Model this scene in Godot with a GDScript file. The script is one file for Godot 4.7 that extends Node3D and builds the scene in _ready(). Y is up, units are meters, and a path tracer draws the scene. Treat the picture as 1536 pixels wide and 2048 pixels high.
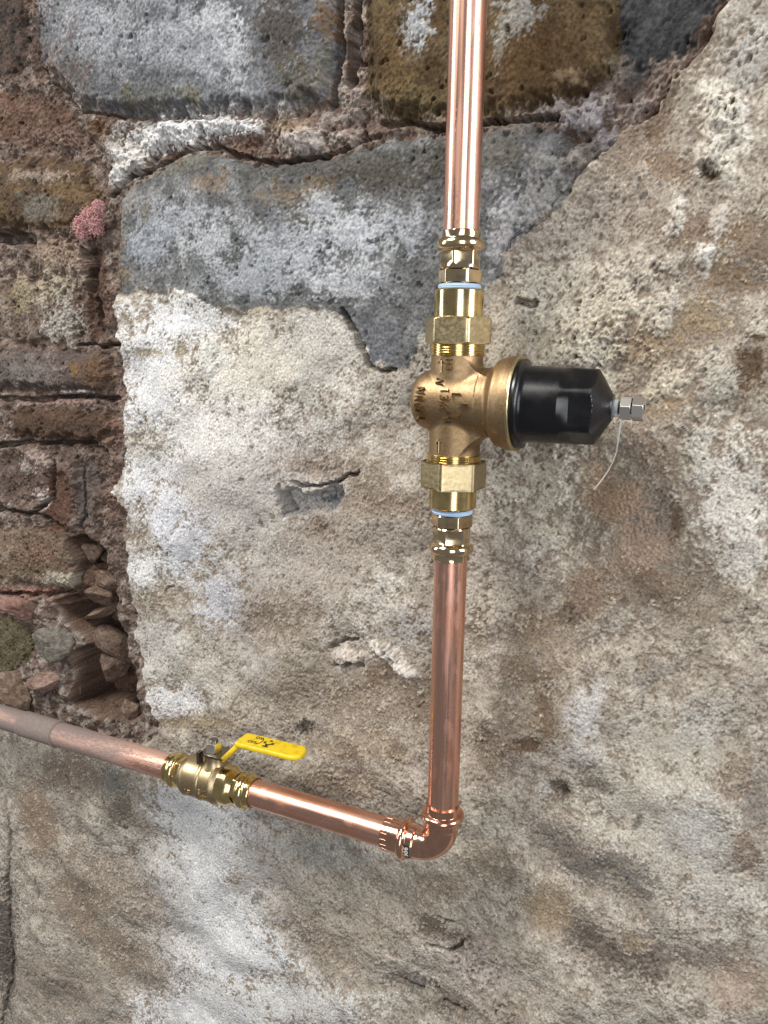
extends Node3D
# A close-up of copper water pipes, a pressure regulator and a ball valve in front of an old rubble wall.
# Origin: where the regulator's two axes cross. The pipes hang in the plane z = 0; the wall's face is about 5 cm behind.

var REGIONS = [  # left rubble stones: own colours, slightly darkened for the dim light there
	{"name": "stone", "label": "grey blue top stone with pale lime bloom", "a": [0.135,0.14,0.152], "b": [0.237,0.249,0.269], "off": 0.001, "edge": 0.012, "rough": 0.00035, "tx": 0, "ty": 0.02,
		"p": [-0.3947, 0.3335, -0.1227, 0.2875, -0.1196, 0.2497, -0.1181, 0.2273, -0.1279, 0.2074, -0.1617, 0.2034, -0.2248, 0.2073, -0.3146, 0.2167, -0.3632, 0.226, -0.3867, 0.2479, -0.4041, 0.2654, -0.4074, 0.2983]},
	{"name": "stone", "label": "olive brown top stone with one pale scar", "a": [0.086,0.058,0.031], "b": [0.129,0.093,0.051], "off": 0.001, "edge": 0.012, "rough": 0.00055, "tx": 0, "ty": 0.02,
		"p": [-0.0971, 0.2832, 0.0767, 0.2538, 0.08, 0.2213, 0.0783, 0.1996, 0.0633, 0.1925, 0.0451, 0.1866, 0.0229, 0.1826, -0.0072, 0.1815, -0.039, 0.1826, -0.0802, 0.1909, -0.0974, 0.2072, -0.0992, 0.2468]},
	{"name": "stone", "label": "dark slate stone in the top corner", "a": [0.048,0.05,0.053], "b": [0.075,0.077,0.08], "off": -0.008, "edge": 0.008, "rough": 0.00025, "tx": 0, "ty": 0,
		"p": [0.078, 0.2571, 0.1395, 0.2467, 0.1335, 0.2271, 0.1213, 0.213, 0.1057, 0.1988, 0.0847, 0.1914, 0.0793, 0.1993]},
	{"name": "stone", "label": "big middle stone with blue grey bloom", "a": [0.124,0.127,0.128], "b": [0.212,0.216,0.22], "off": 0.003, "edge": 0.009, "rough": 0.00035, "tx": 0, "ty": -0.01,
		"p": [-0.3276, 0.1506, -0.3141, 0.1634, -0.2842, 0.1752, -0.2534, 0.1841, -0.2197, 0.1793, -0.1877, 0.1688, -0.127, 0.1679, -0.1025, 0.1748, -0.079, 0.1781, -0.0273, 0.1763, 0.0205, 0.1758, 0.0432, 0.1732, 0.0692, 0.1549, 0.0788, 0.1483, 0.0686, 0.1197, 0.0322, 0.0781, -0.0005, 0.0324, -0.0446, -0.0037, -0.1018, -0.006, -0.1637, 0.0226, -0.2406, 0.0372, -0.3147, 0.045, -0.3285, 0.07, -0.3297, 0.1109]},
	{"name": "stone", "label": "brown stone with an ochre face", "a": [0.092,0.065,0.042], "b": [0.143,0.098,0.054], "off": -0.006, "edge": 0.01, "rough": 0.0005, "tx": 0, "ty": 0,
		"p": [-0.4627, 0.1926, -0.4061, 0.195, -0.3659, 0.1836, -0.3528, 0.1577, -0.358, 0.1377, -0.4038, 0.1309, -0.4732, 0.1373, -0.5127, 0.1459, -0.5057, 0.1939]},
	{"name": "stone", "label": "reddish crumbling stone", "a": [0.117,0.065,0.047], "b": [0.203,0.132,0.102], "off": -0.01, "edge": 0.011, "rough": 0.001, "tx": 0, "ty": 0,
		"p": [-0.4506, 0.2505, -0.4086, 0.2417, -0.3748, 0.2261, -0.3715, 0.2, -0.4132, 0.1997, -0.4558, 0.2097, -0.4932, 0.2237, -0.4891, 0.2528]},
	{"name": "stone", "label": "dark stone at the upper edge", "a": [0.039,0.032,0.028], "b": [0.077,0.058,0.049], "off": -0.008, "edge": 0.01, "rough": 0.0006, "tx": 0, "ty": 0,
		"p": [-0.4979, 0.3545, -0.42, 0.3413, -0.4221, 0.3036, -0.4197, 0.2721, -0.4409, 0.2589, -0.5111, 0.2673]},
	{"name": "stone", "label": "small pale stone below the pink tuft", "a": [0.173,0.132,0.105], "b": [0.262,0.215,0.174], "off": -0.009, "edge": 0.009, "rough": 0.0009, "tx": 0, "ty": 0,
		"p": [-0.4442, 0.1262, -0.3892, 0.1272, -0.3841, 0.1058, -0.4053, 0.0892, -0.4428, 0.0945, -0.4513, 0.1103]},
	{"name": "stone", "label": "pale lumpy stone", "a": [0.161,0.122,0.096], "b": [0.294,0.251,0.212], "off": -0.009, "edge": 0.009, "rough": 0.001, "tx": 0, "ty": 0,
		"p": [-0.5235, 0.0989, -0.4557, 0.0957, -0.4122, 0.0828, -0.3809, 0.0886, -0.3769, 0.0539, -0.3924, 0.0317, -0.4501, 0.0311, -0.5331, 0.0326]},
	{"name": "stone", "label": "narrow dark stone beside the plaster edge", "a": [0.076,0.046,0.034], "b": [0.133,0.086,0.066], "off": -0.014, "edge": 0.008, "rough": 0.0008, "tx": 0, "ty": 0,
		"p": [-0.3688, 0.1143, -0.3523, 0.122, -0.3481, 0.0882, -0.3461, 0.054, -0.3669, 0.032, -0.3771, 0.054]},
	{"name": "stone", "label": "grey stone with a rusty corner", "a": [0.12,0.103,0.095], "b": [0.187,0.159,0.144], "off": -0.004, "edge": 0.009, "rough": 0.0006, "tx": 0, "ty": 0,
		"p": [-0.5276, 0.0254, -0.4446, 0.0288, -0.3875, 0.0273, -0.3486, 0.0256, -0.3438, 0.006, -0.3577, -0.0121, -0.4102, -0.0118, -0.5329, -0.0113]},
	{"name": "stone", "label": "flat brown stone laid like a brick", "a": [0.076,0.051,0.034], "b": [0.113,0.074,0.048], "off": -0.004, "edge": 0.008, "rough": 0.00045, "tx": 0, "ty": 0,
		"p": [-0.4831, -0.0323, -0.4512, -0.028, -0.399, -0.0266, -0.3489, -0.0279, -0.3469, -0.0477, -0.3705, -0.0555, -0.4278, -0.0563, -0.4821, -0.0576]},
	{"name": "stone", "label": "stone under the flat brown one", "a": [0.101,0.075,0.062], "b": [0.186,0.143,0.124], "off": -0.013, "edge": 0.009, "rough": 0.0009, "tx": 0, "ty": 0,
		"p": [-0.5547, -0.079, -0.4806, -0.0714, -0.4454, -0.0764, -0.452, -0.1118, -0.4941, -0.1234, -0.5621, -0.1299]},
	{"name": "stone", "label": "upright reddish stone", "a": [0.117,0.061,0.042], "b": [0.182,0.104,0.074], "off": -0.012, "edge": 0.008, "rough": 0.0008, "tx": 0, "ty": 0,
		"p": [-0.4374, -0.088, -0.4129, -0.0812, -0.4076, -0.1076, -0.4153, -0.1456, -0.4437, -0.1529, -0.4467, -0.1237]},
	{"name": "stone", "label": "upright grey stone beside the plaster", "a": [0.111,0.103,0.099], "b": [0.175,0.159,0.149], "off": -0.013, "edge": 0.008, "rough": 0.0007, "tx": 0, "ty": 0,
		"p": [-0.4028, -0.0733, -0.3746, -0.0699, -0.3728, -0.0926, -0.3812, -0.1321, -0.4032, -0.1395, -0.4067, -0.1077]},
	{"name": "stone", "label": "broad buff stone above the cavity", "a": [0.166,0.122,0.089], "b": [0.261,0.208,0.157], "off": -0.007, "edge": 0.009, "rough": 0.0009, "tx": 0, "ty": 0,
		"p": [-0.5587, -0.1608, -0.4685, -0.1465, -0.4213, -0.1528, -0.4106, -0.1793, -0.4028, -0.2027, -0.448, -0.2131, -0.4903, -0.2103, -0.5672, -0.2198]},
	{"name": "stone", "label": "olive stone at the edge of the frame", "a": [0.092,0.078,0.047], "b": [0.139,0.116,0.073], "off": -0.012, "edge": 0.009, "rough": 0.0007, "tx": 0, "ty": 0,
		"p": [-0.581, -0.2691, -0.5161, -0.2509, -0.4743, -0.2594, -0.4805, -0.2883, -0.5244, -0.3168, -0.5894, -0.3267]},
	{"name": "plaster", "label": "sandy lime plaster coat with white bloom, brown stains and a painted pool of daylight", "a": [0.367,0.327,0.278], "b": [0.504,0.461,0.401], "off": 0.005, "edge": 0.0032, "rough": 0.00032, "tx": 0, "ty": 0,
		"p": [0.1471, 0.2978, 0.1429, 0.2411, 0.1379, 0.2269, 0.1258, 0.2082, 0.1126, 0.1915, 0.1005, 0.1753, 0.0832, 0.166, 0.0676, 0.1482, 0.0533, 0.1287, 0.038, 0.1151, 0.0155, 0.0975, 0.0081, 0.0785, 0.0016, 0.0656, -0.0206, 0.0498, -0.0403, 0.045, -0.0515, 0.0264, -0.0639, 0.0166, -0.074, 0.0214, -0.0809, 0.0169, -0.0864, 0.0312, -0.0977, 0.0484, -0.1052, 0.0577, -0.1264, 0.0651, -0.1617, 0.0633, -0.1941, 0.0598, -0.2326, 0.0679, -0.2728, 0.0803, -0.3093, 0.0778, -0.3252, 0.0731, -0.329, 0.0533, -0.3216, 0.0323, -0.3278, 0.011, -0.3225, -0.0104, -0.3291, -0.0369, -0.3273, -0.059, -0.3409, -0.0826, -0.346, -0.1015, -0.3295, -0.1184, -0.3348, -0.1424, -0.3294, -0.1654, -0.3348, -0.1902, -0.3256, -0.2132, -0.3298, -0.2386, -0.3226, -0.2572, -0.3143, -0.296, -0.3033, -0.314, -0.3186, -0.3436, -0.3487, -0.3596, -0.3815, -0.3613, -0.4505, -0.3613, -0.5247, -0.3614, -0.7485, -0.3676, -1.618, -0.4337, -3.7205, -4.9489, 0.5394, -0.6881, 0.3644, 0.25]},
	{"name": "cavity", "label": "dark cavity in the rubble beside the plaster edge", "a": [0.135,0.089,0.07], "b": [0.21,0.145,0.11], "off": -0.24, "edge": 0.016, "rough": 0.0012, "tx": 0, "ty": 0,
		"p": [-0.4508, -0.2232, -0.4204, -0.2101, -0.412, -0.1776, -0.4246, -0.1545, -0.3945, -0.145, -0.3713, -0.1598, -0.3638, -0.1864, -0.3559, -0.2261, -0.349, -0.2717, -0.3377, -0.3118, -0.3456, -0.3352, -0.398, -0.3416, -0.4391, -0.3339, -0.4251, -0.2973, -0.4337, -0.2769, -0.4047, -0.2607, -0.4375, -0.2449]},
	{"name": "stone", "label": "grey stone face bared where a flake of plaster fell", "a": [0.144,0.147,0.159], "b": [0.2,0.204,0.215], "off": -0.009, "edge": 0.005, "rough": 0.0003, "tx": 0, "ty": 0,
		"p": [-0.1694, -0.0824, -0.1587, -0.0772, -0.1389, -0.0805, -0.126, -0.0772, -0.1124, -0.066, -0.107, -0.0784, -0.1114, -0.091, -0.1353, -0.1008, -0.1615, -0.1044, -0.1677, -0.0948]},
]
# polylines of cracks and open joints: width, depth, then x, y ...
var CRACKS = [
	[0.0015, 0.008, -0.4066, 0.2641, -0.388, 0.2464, -0.367, 0.2267, -0.3156, 0.2163, -0.2256, 0.2066],
	[0.004, 0.0145, -0.3394, 0.1578, -0.3219, 0.1695, -0.2867, 0.1782, -0.2582, 0.187],
	[0.004, 0.014, -0.2581, 0.1877, -0.2219, 0.1837, -0.1874, 0.1715, -0.163, 0.1681, -0.1266, 0.1699],
	[0.003, 0.0115, -0.1266, 0.1699, -0.1081, 0.1769, -0.0883, 0.1816],
	[0.006, 0.0165, -0.1182, 0.281, -0.117, 0.2402, -0.1195, 0.2213, -0.1244, 0.204],
	[0.007, 0.0165, -0.1045, 0.2788, -0.1059, 0.2481, -0.1082, 0.2199],
	[0.004, 0.014, -0.0864, 0.1902, -0.0653, 0.1871, -0.0393, 0.1807, -0.0075, 0.1806, 0.026, 0.1807, 0.0422, 0.1796],
	[0.003, 0.0025, 0.1392, 0.2386, 0.125, 0.2073, 0.114, 0.1928, 0.1121, 0.1822],
	[0.006, 0.0135, -0.1079, 0.058, -0.0994, 0.0474, -0.0918, 0.0348, -0.0859, 0.0203],
	[0.0025, 0.011, -0.0859, 0.0203, -0.0751, 0.0176, -0.0622, 0.0179],
	[0.0025, 0.008, -0.1674, -0.0774, -0.1619, -0.0893, -0.1573, -0.1014],
	[0.0025, 0.011, -0.1531, -0.0737, -0.13, -0.075, -0.1187, -0.0712, -0.1032, -0.0632, -0.0936, -0.0608],
	[0.0032, 0.01, -0.1212, -0.2073, -0.1073, -0.1996, -0.0936, -0.1963],
	[0.0035, 0.0107, -0.1166, -0.224, -0.1026, -0.2178, -0.0889, -0.2186],
	[0.0022, 0.0025, 0.0133, 0.0981, 0.0297, 0.1116, 0.0454, 0.124, 0.0545, 0.1331, 0.0661, 0.1485],
	[0.005, 0.0135, -0.5147, -0.0217, -0.4456, -0.0199, -0.3873, -0.0139, -0.3422, -0.0158],
	[0.005, 0.014, -0.5212, -0.0676, -0.4505, -0.0621, -0.3852, -0.0579, -0.3612, -0.0642],
	[0.014, 0.0205, -0.4415, 0.1241, -0.4602, 0.1293, -0.4936, 0.1286],
	[0.009, 0.0155, -0.3751, 0.113, -0.3645, 0.1001, -0.3692, 0.0813],
	[0.007, 0.014, -0.3643, 0.0706, -0.3577, 0.0449],
	[0.003, 0.0115, -0.389, 0.0316, -0.3708, 0.0318, -0.3326, 0.0322],
	[0.006, 0.0145, -0.4293, -0.0809, -0.4364, -0.1156, -0.4581, -0.1277],
	[0.003, 0.012, -0.3939, -0.0829, -0.3957, -0.1214, -0.4, -0.1463],
	[0.005, 0.0135, -0.5307, -0.1351, -0.4587, -0.1328, -0.4261, -0.1443],
	[0.005, 0.014, -0.5438, -0.2282, -0.4688, -0.2195, -0.4059, -0.2073],
	[0.0025, 0.009, -0.0178, -0.4221, -0.0067, -0.4256],
	[0.003, 0.008, -0.0259, -0.453, -0.008, -0.4534, 0.0027, -0.4445],
	[0.0025, 0.008, -0.0526, -0.5009, -0.0292, -0.5014],
	[0.003, 0.009, -0.0108, -0.5036, 0.0113, -0.5016],
	[0.003, 0.006, -0.511, -0.5156, -0.5023, -0.5412],
	[0.002, 0.006, -0.4914, -0.5483, -0.4894, -0.5719],
	[0.0015, 0.004, -0.2903, -0.1428, -0.2797, -0.1554],
	[0.002, 0.006, -0.287, -0.1846, -0.2781, -0.1785],
	[0.006, 0.004, 0.1325, 0.1403, 0.1386, 0.1343],
	[0.003, 0.008, -0.1877, -0.1109, -0.1868, -0.1138],
	[0.005, 0.0115, 0.0253, 0.0656, 0.0356, 0.0639],
	[0.0025, 0.008, -0.3811, -0.4173, -0.3662, -0.4414, -0.3518, -0.4427],
	[0.005, 0.005, -0.5416, -0.4436, -0.5251, -0.4885, -0.5418, -0.5705, -0.5453, -0.6654, -0.5772, -0.7833],
	[0.005, 0.008, 0.0768, -0.281, 0.0808, -0.286],
	[0.0025, 0.005, -0.0856, 0.1081, -0.0796, 0.1065],
	[0.0022, 0.006, -0.4319, -0.4054, -0.392, -0.426],
]
# stains, lime bloom, crusts, and some light and shade painted in: centre, two axes, colour, strength, raggedness, thickness, roughness, on the plaster, cover of crust
var PATCHES = [
	[-0.3318, 0.2803, 0.0567, -0.015, -0.0085, -0.0238, 0.326, 0.345, 0.375, 0.7, 0.5, 0, 0, 0, -1],
	[-0.2423, 0.2572, 0.0711, -0.0097, -0.0014, -0.0275, 0.326, 0.345, 0.375, 0.7, 0.5, 0, 0, 0, -1],
	[-0.2138, 0.2702, 0.0272, -0.004, -0.0005, -0.0133, 0.456, 0.476, 0.506, 0.7, 0.5, 0.0003, 0, 0, -1],
	[-0.1986, 0.2496, 0.0134, -0.0018, -0.001, -0.0318, 0.456, 0.476, 0.506, 0.6, 0.6, 0.0003, 0, 0, -1],
	[-0.2886, 0.2274, 0.0458, -0.0052, -0.0008, -0.0116, 0.117, 0.119, 0.108, 0.8, 0.5, 0, 0, 0, -1],
	[-0.3092, 0.2298, 0.0073, -0.0008, -0.0007, -0.0092, 0.136, 0.124, 0.087, 0.7, 0.6, 0, 0, 0, -1],
	[-0.1593, 0.2525, 0.0296, -0.0042, -0.0005, -0.0292, 0.068, 0.058, 0.049, 0.85, 0.6, 0, 0.0001, 0, -1],
	[-0.145, 0.2211, 0.0251, -0.003, -0.0002, -0.0165, 0.11, 0.097, 0.074, 0.8, 0.6, 0, 0.0001, 0, -1],
	[-0.1262, 0.2573, 0.0072, -0.0011, -0.0001, -0.0142, 0.187, 0.112, 0.052, 0.7, 0.6, 0, 0, 0, -1],
	[-0.1283, 0.2305, 0.0073, -0.0009, -0.0001, -0.0194, 0.143, 0.143, 0.118, 0.8, 0.4, 0, 0, 0, -1],
	[-0.4082, 0.2912, 0.0232, -0.0033, -0.0026, -0.0225, 0.054, 0.042, 0.037, 0.85, 0.5, 0, 0, 0, -1],
	[-0.2417, 0.2221, 0.0096, -0.0011, -0.0005, -0.0106, 0.153, 0.137, 0.091, 0.7, 0.7, 0, 0, 0, -1],
	[-0.2676, 0.2394, 0.0296, -0.0036, -0.0005, -0.0089, 0.108, 0.113, 0.12, 0.5, 0.6, 0, 0, 0, -1],
	[-0.3618, 0.2509, 0.0222, -0.0027, -0.0014, -0.015, 0.106, 0.093, 0.077, 0.6, 0.5, 0, 0, 0, -1],
	[-0.2119, 0.1978, 0.1532, -0.0152, -0.0006, -0.0158, 0.183, 0.128, 0.1, 0.25, 0.5, 0.002, 0.0002, 0, -1],
	[-0.0143, 0.1782, 0.091, -0.009, 0.0003, -0.0068, 0.114, 0.08, 0.056, 0.4, 0.5, 0.003, 0.0002, 0, -1],
	[-0.27, 0.1991, 0.0625, 0.0004, 0.0018, -0.014, 0.714, 0.726, 0.744, 0.92, 0.5, 0.003, 0.0005, 0, -1],
	[-0.3205, 0.1875, 0.0223, -0.0078, -0.0106, -0.0171, 0.76, 0.753, 0.732, 0.85, 0.5, 0.003, 0.0005, 0, -1],
	[-0.2165, 0.1989, 0.042, -0.0042, -0.0003, -0.0078, 0.714, 0.726, 0.744, 0.85, 0.5, 0.002, 0.0005, 0, -1],
	[-0.3326, 0.173, 0.0121, -0.0009, -0.001, -0.0116, 0.76, 0.753, 0.732, 0.85, 0.5, 0.003, 0.0005, 0, -1],
	[-0.1985, 0.1841, 0.0252, -0.0023, -0.0002, -0.0077, 0.156, 0.09, 0.067, 0.75, 0.6, -0.002, 0.0006, 0, -1],
	[-0.1454, 0.1817, 0.0319, -0.0029, -0.0001, -0.0095, 0.511, 0.463, 0.437, 0.75, 0.6, 0.003, 0.0008, 0, -1],
	[-0.1603, 0.194, 0.0216, -0.0022, -0.0001, -0.0048, 0.342, 0.25, 0.165, 0.6, 0.6, 0, 0.0005, 0, -1],
	[-0.1082, 0.2022, 0.0118, -0.003, -0.0034, -0.0156, 0.408, 0.343, 0.317, 0.6, 0.6, 0, 0.0008, 0, -1],
	[-0.3486, 0.2132, 0.011, -0.0011, -0.0009, -0.0095, 0.179, 0.098, 0.043, 0.8, 0.6, 0, 0.0003, 0, -1],
	[-0.3843, 0.2537, 0.0222, -0.0137, -0.0072, -0.0054, 0.395, 0.306, 0.267, 0.6, 0.6, 0, 0.0008, 0, -1],
	[-0.4009, 0.2085, 0.0354, -0.0033, -0.0011, -0.0099, 0.299, 0.224, 0.191, 0.5, 0.6, 0, 0.0008, 0, -1],
	[-0.0553, 0.2403, 0.0127, -0.0046, -0.0046, -0.0145, 0.337, 0.352, 0.366, 1, 0.6, 0.0006, 0.0004, 0, -1],
	[-0.0484, 0.2518, 0.0075, -0.0034, -0.0032, -0.0073, 0.319, 0.332, 0.347, 0.95, 0.6, 0.0005, 0.0004, 0, -1],
	[-0.0581, 0.2014, 0.0297, -0.0034, 0.0003, -0.015, 0.135, 0.108, 0.057, 0.75, 0.7, 0, 0.0005, 0, -1],
	[-0.0716, 0.2248, 0.015, -0.0019, 0.0005, -0.0279, 0.128, 0.08, 0.037, 0.6, 0.6, 0, 0.0003, 0, -1],
	[-0.0279, 0.2161, 0.0063, -0.0008, 0.0011, -0.0332, 0.141, 0.116, 0.064, 0.7, 0.6, 0, 0.0004, 0, -1],
	[0.0243, 0.2124, 0.0357, -0.0046, 0.0014, -0.0261, 0.108, 0.066, 0.032, 0.8, 0.5, 0, -0.00015, 0, -1],
	[0.0164, 0.2415, 0.0126, -0.0069, -0.0082, -0.0157, 0.314, 0.314, 0.297, 0.75, 0.7, 0.0004, 0.0004, 0, -1],
	[0.0059, 0.2293, 0.0039, -0.0012, -0.0036, -0.0222, 0.285, 0.274, 0.233, 0.6, 0.7, 0.0003, 0.0004, 0, -1],
	[0.0503, 0.2, 0.0125, -0.0015, 0.0004, -0.0057, 0.342, 0.25, 0.165, 0.55, 0.6, 0, 0, 0, -1],
	[-0.0888, 0.2301, 0.0092, -0.0012, 0.0003, -0.0282, 0.063, 0.042, 0.024, 0.6, 0.5, 0, 0, 0, -1],
	[0.0594, 0.179, 0.0205, -0.0022, 0.0009, -0.0133, 0.391, 0.368, 0.391, 0.92, 0.6, 0.005, 0.0013, 0, -1],
	[0.0728, 0.1624, 0.0116, -0.0011, 0.0008, -0.0116, 0.313, 0.293, 0.313, 0.8, 0.6, 0.003, 0.0012, 0, -1],
	[0.1071, 0.1909, 0.0126, 0.0093, 0.01, -0.0116, 0.266, 0.213, 0.181, 0.7, 0.6, 0.001, 0.0009, 0, -1],
	[0.0908, 0.1804, 0.0122, 0.0056, 0.0043, -0.0067, 0.349, 0.306, 0.298, 0.7, 0.6, 0.002, 0.0008, 0, -1],
	[0.1, 0.1739, 0.012, 0.0057, 0.0036, -0.0057, 0.134, 0.089, 0.057, 0.8, 0.6, -0.002, 0.0004, 0, -1],
	[-0.104, 0.159, 0.1008, -0.0021, 0.0011, -0.0121, 0.08, 0.076, 0.065, 0.8, 0.5, 0, 0.0001, 0, -1],
	[-0.2565, 0.1728, 0.0394, 0.002, 0.0015, -0.0081, 0.142, 0.132, 0.095, 0.6, 0.5, 0, 0, 0, -1],
	[-0.2253, 0.1576, 0.0192, -0.0014, -0.0004, -0.0091, 0.237, 0.149, 0.073, 0.4, 0.8, 0, 0, 0, -1],
	[-0.1459, 0.1432, 0.0383, 0.0029, 0.0021, -0.0105, 0.187, 0.124, 0.058, 0.5, 0.8, 0, 0, 0, -1],
	[-0.1375, 0.1251, 0.0258, -0.0014, -0.0001, -0.0063, 0.136, 0.124, 0.087, 0.7, 0.7, 0, 0, 0, -1],
	[-0.0723, 0.1483, 0.0387, -0.0028, 0.0002, -0.0132, 0.068, 0.061, 0.049, 0.75, 0.6, 0, 0.0001, 0, -1],
	[0.0566, 0.1507, 0.0158, -0.0013, 0.001, -0.0163, 0.068, 0.061, 0.055, 0.85, 0.5, 0, 0.0002, 0, -1],
	[-0.0277, 0.1545, 0.0216, -0.0017, 0.0006, -0.019, 0.075, 0.068, 0.055, 0.7, 0.6, 0, 0.0002, 0, -1],
	[0.0106, 0.1576, 0.0204, -0.0017, 0.0007, -0.0153, 0.106, 0.097, 0.081, 0.7, 0.6, 0, 0.0002, 0, -1],
	[-0.2691, 0.1283, 0.0462, -0.0023, -0.0013, -0.023, 0.326, 0.345, 0.375, 0.8, 0.6, 0.0004, 0, 0, -1],
	[-0.2909, 0.1137, 0.0318, -0.0013, -0.0014, -0.0216, 0.319, 0.347, 0.392, 0.8, 0.5, 0.0004, 0, 0, -1],
	[-0.2297, 0.1112, 0.0294, -0.0012, -0.001, -0.0227, 0.456, 0.476, 0.506, 0.75, 0.6, 0.0004, 0.0001, 0, -1],
	[-0.1552, 0.1028, 0.0533, -0.002, -0.0004, -0.0246, 0.404, 0.428, 0.467, 0.85, 0.6, 0.0005, 0.0001, 0, -1],
	[-0.0957, 0.1126, 0.0447, -0.002, 0.0001, -0.0193, 0.427, 0.449, 0.483, 0.85, 0.6, 0.0005, 0.0001, 0, -1],
	[-0.0524, 0.1107, 0.0191, -0.0009, 0.0005, -0.02, 0.326, 0.345, 0.375, 0.75, 0.7, 0.0003, 0.0001, 0, -1],
	[-0.1829, 0.0833, 0.0557, -0.0013, -0.0004, -0.015, 0.326, 0.345, 0.375, 0.8, 0.6, 0.0004, 0.0001, 0, -1],
	[-0.0954, 0.0778, 0.0453, -0.0009, 0.0001, -0.0141, 0.456, 0.476, 0.506, 0.75, 0.6, 0.0004, 0.0001, 0, -1],
	[-0.1268, 0.1298, 0.0194, -0.0011, -0.0001, -0.0139, 0.456, 0.476, 0.506, 0.8, 0.7, 0.0004, 0, 0, -1],
	[-0.2434, 0.1364, 0.0594, -0.0034, -0.0003, -0.0053, 0.326, 0.345, 0.375, 0.7, 0.6, 0.0003, 0, 0, -1],
	[0.019, 0.1231, 0.0146, -0.0044, -0.0048, -0.0196, 0.378, 0.391, 0.417, 0.8, 0.6, 0.0004, 0.0003, 0, -1],
	[0.0116, 0.0982, 0.0125, -0.0005, 0.0007, -0.016, 0.366, 0.361, 0.386, 0.75, 0.6, 0.0003, 0.0002, 0, -1],
	[-0.0612, 0.0702, 0.0259, -0.0004, 0.0003, -0.0159, 0.109, 0.109, 0.117, 0.6, 0.8, 0, 0.0003, 0, -1],
	[-0.044, 0.0801, 0.0114, -0.0003, 0.0004, -0.017, 0.132, 0.135, 0.143, 0.6, 0.8, 0, 0.0003, 0, -1],
	[-0.2402, 0.0982, 0.011, -0.0004, -0.0005, -0.0115, 0.111, 0.115, 0.12, 0.8, 0.6, 0, 0, 0, -1],
	[-0.292, 0.1373, 0.0063, -0.0004, -0.0006, -0.0097, 0.136, 0.124, 0.087, 0.7, 0.6, 0, 0, 0, -1],
	[-0.0787, 0.0385, 0.0244, 0.0002, 0.0003, -0.0215, 0.152, 0.157, 0.174, 0.9, 0.4, 0, 0.0002, 0, -1],
	[-0.3239, 0.1231, 0.0099, -0.0005, -0.0022, -0.028, 0.16, 0.144, 0.114, 0.8, 0.4, 0, 0, 0, -1],
	[-0.3169, 0.0905, 0.0083, -0.0002, -0.0006, -0.0081, 0.184, 0.149, 0.092, 0.7, 0.6, 0, 0, 0, -1],
	[-0.1637, 0.1265, 0.0089, -0.0005, -0.0003, -0.0143, 0.167, 0.177, 0.193, 0.6, 0.6, 0, 0, 0, -1],
	[-0.4058, 0.0492, 0.0935, 0, -0.0259, -0.2472, 0.086, 0.053, 0.041, 0.4, 0.7, 0, 0, 0, -1],  # left column, from here: dark red brown mortar plus dim light painted in
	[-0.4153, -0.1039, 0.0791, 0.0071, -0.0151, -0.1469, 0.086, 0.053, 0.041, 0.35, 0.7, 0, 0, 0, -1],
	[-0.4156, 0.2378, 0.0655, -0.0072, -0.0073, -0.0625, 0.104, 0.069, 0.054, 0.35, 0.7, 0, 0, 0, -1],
	[-0.1887, 0.2079, 0.0538, -0.0058, -0.0001, -0.0048, 0.379, 0.356, 0.334, 0.55, 0.9, 0.001, 0.0005, 0, -1],
	[-0.0358, 0.1841, 0.0433, -0.0044, 0.0001, -0.0037, 0.282, 0.227, 0.179, 0.5, 0.9, 0.001, 0.0005, 0, -1],
	[0.0387, 0.1841, 0.0252, 0.0005, 0.0011, -0.0053, 0.378, 0.342, 0.316, 0.6, 0.9, 0.001, 0.0005, 0, -1],
	[-0.3179, 0.1505, 0.0138, -0.0026, -0.0086, -0.0265, 0.303, 0.287, 0.264, 0.45, 0.9, 0.0005, 0.0003, 0, -1],
	[-0.1223, 0.2152, 0.0098, -0.0011, -0.0001, -0.0195, 0.302, 0.27, 0.241, 0.5, 0.9, 0.0005, 0.0004, 0, -1],
	[0.0387, 0.1281, 0.0183, -0.0089, -0.0111, -0.0242, 0.39, 0.381, 0.363, 0.6, 0.9, 0.0005, 0.0004, 0, -1],
	[0.063, 0.1473, 0.0125, -0.001, 0.001, -0.0148, 0.302, 0.27, 0.241, 0.5, 0.9, 0.0005, 0.0004, 0, -1],
	[-0.3633, 0.2359, 0.0279, -0.0146, -0.0093, -0.0089, 0.259, 0.223, 0.197, 0.45, 0.9, 0.0005, 0.0004, 0, -1],
	[0.0867, 0.1961, 0.0118, -0.0014, 0.0008, -0.0111, 0.186, 0.162, 0.146, 0.5, 0.9, 0.0005, 0.0003, 0, -1],
	[-0.0884, 0.1968, 0.0156, -0.0017, 0.0001, -0.0077, 0.258, 0.209, 0.166, 0.5, 0.9, 0.0005, 0.0005, 0, -1],
	[-0.3879, 0.1631, 0.0354, -0.0024, -0.0017, -0.0162, 0.175, 0.116, 0.058, 0.5, 0.6, 0, 0, 0, -1],
	[-0.4193, 0.1527, 0.0246, -0.0015, -0.0014, -0.0125, 0.161, 0.156, 0.139, 0.7, 0.6, 0, 0, 0, -1],
	[-0.364, 0.0078, 0.021, 0.0005, -0.0016, -0.0186, 0.139, 0.08, 0.045, 0.8, 0.6, 0, 0.0004, 0, -1],
	[-0.3879, 0.0117, 0.0074, 0.0002, -0.0006, -0.0063, 0.207, 0.122, 0.052, 0.7, 0.6, 0, 0.0002, 0, -1],
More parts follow.
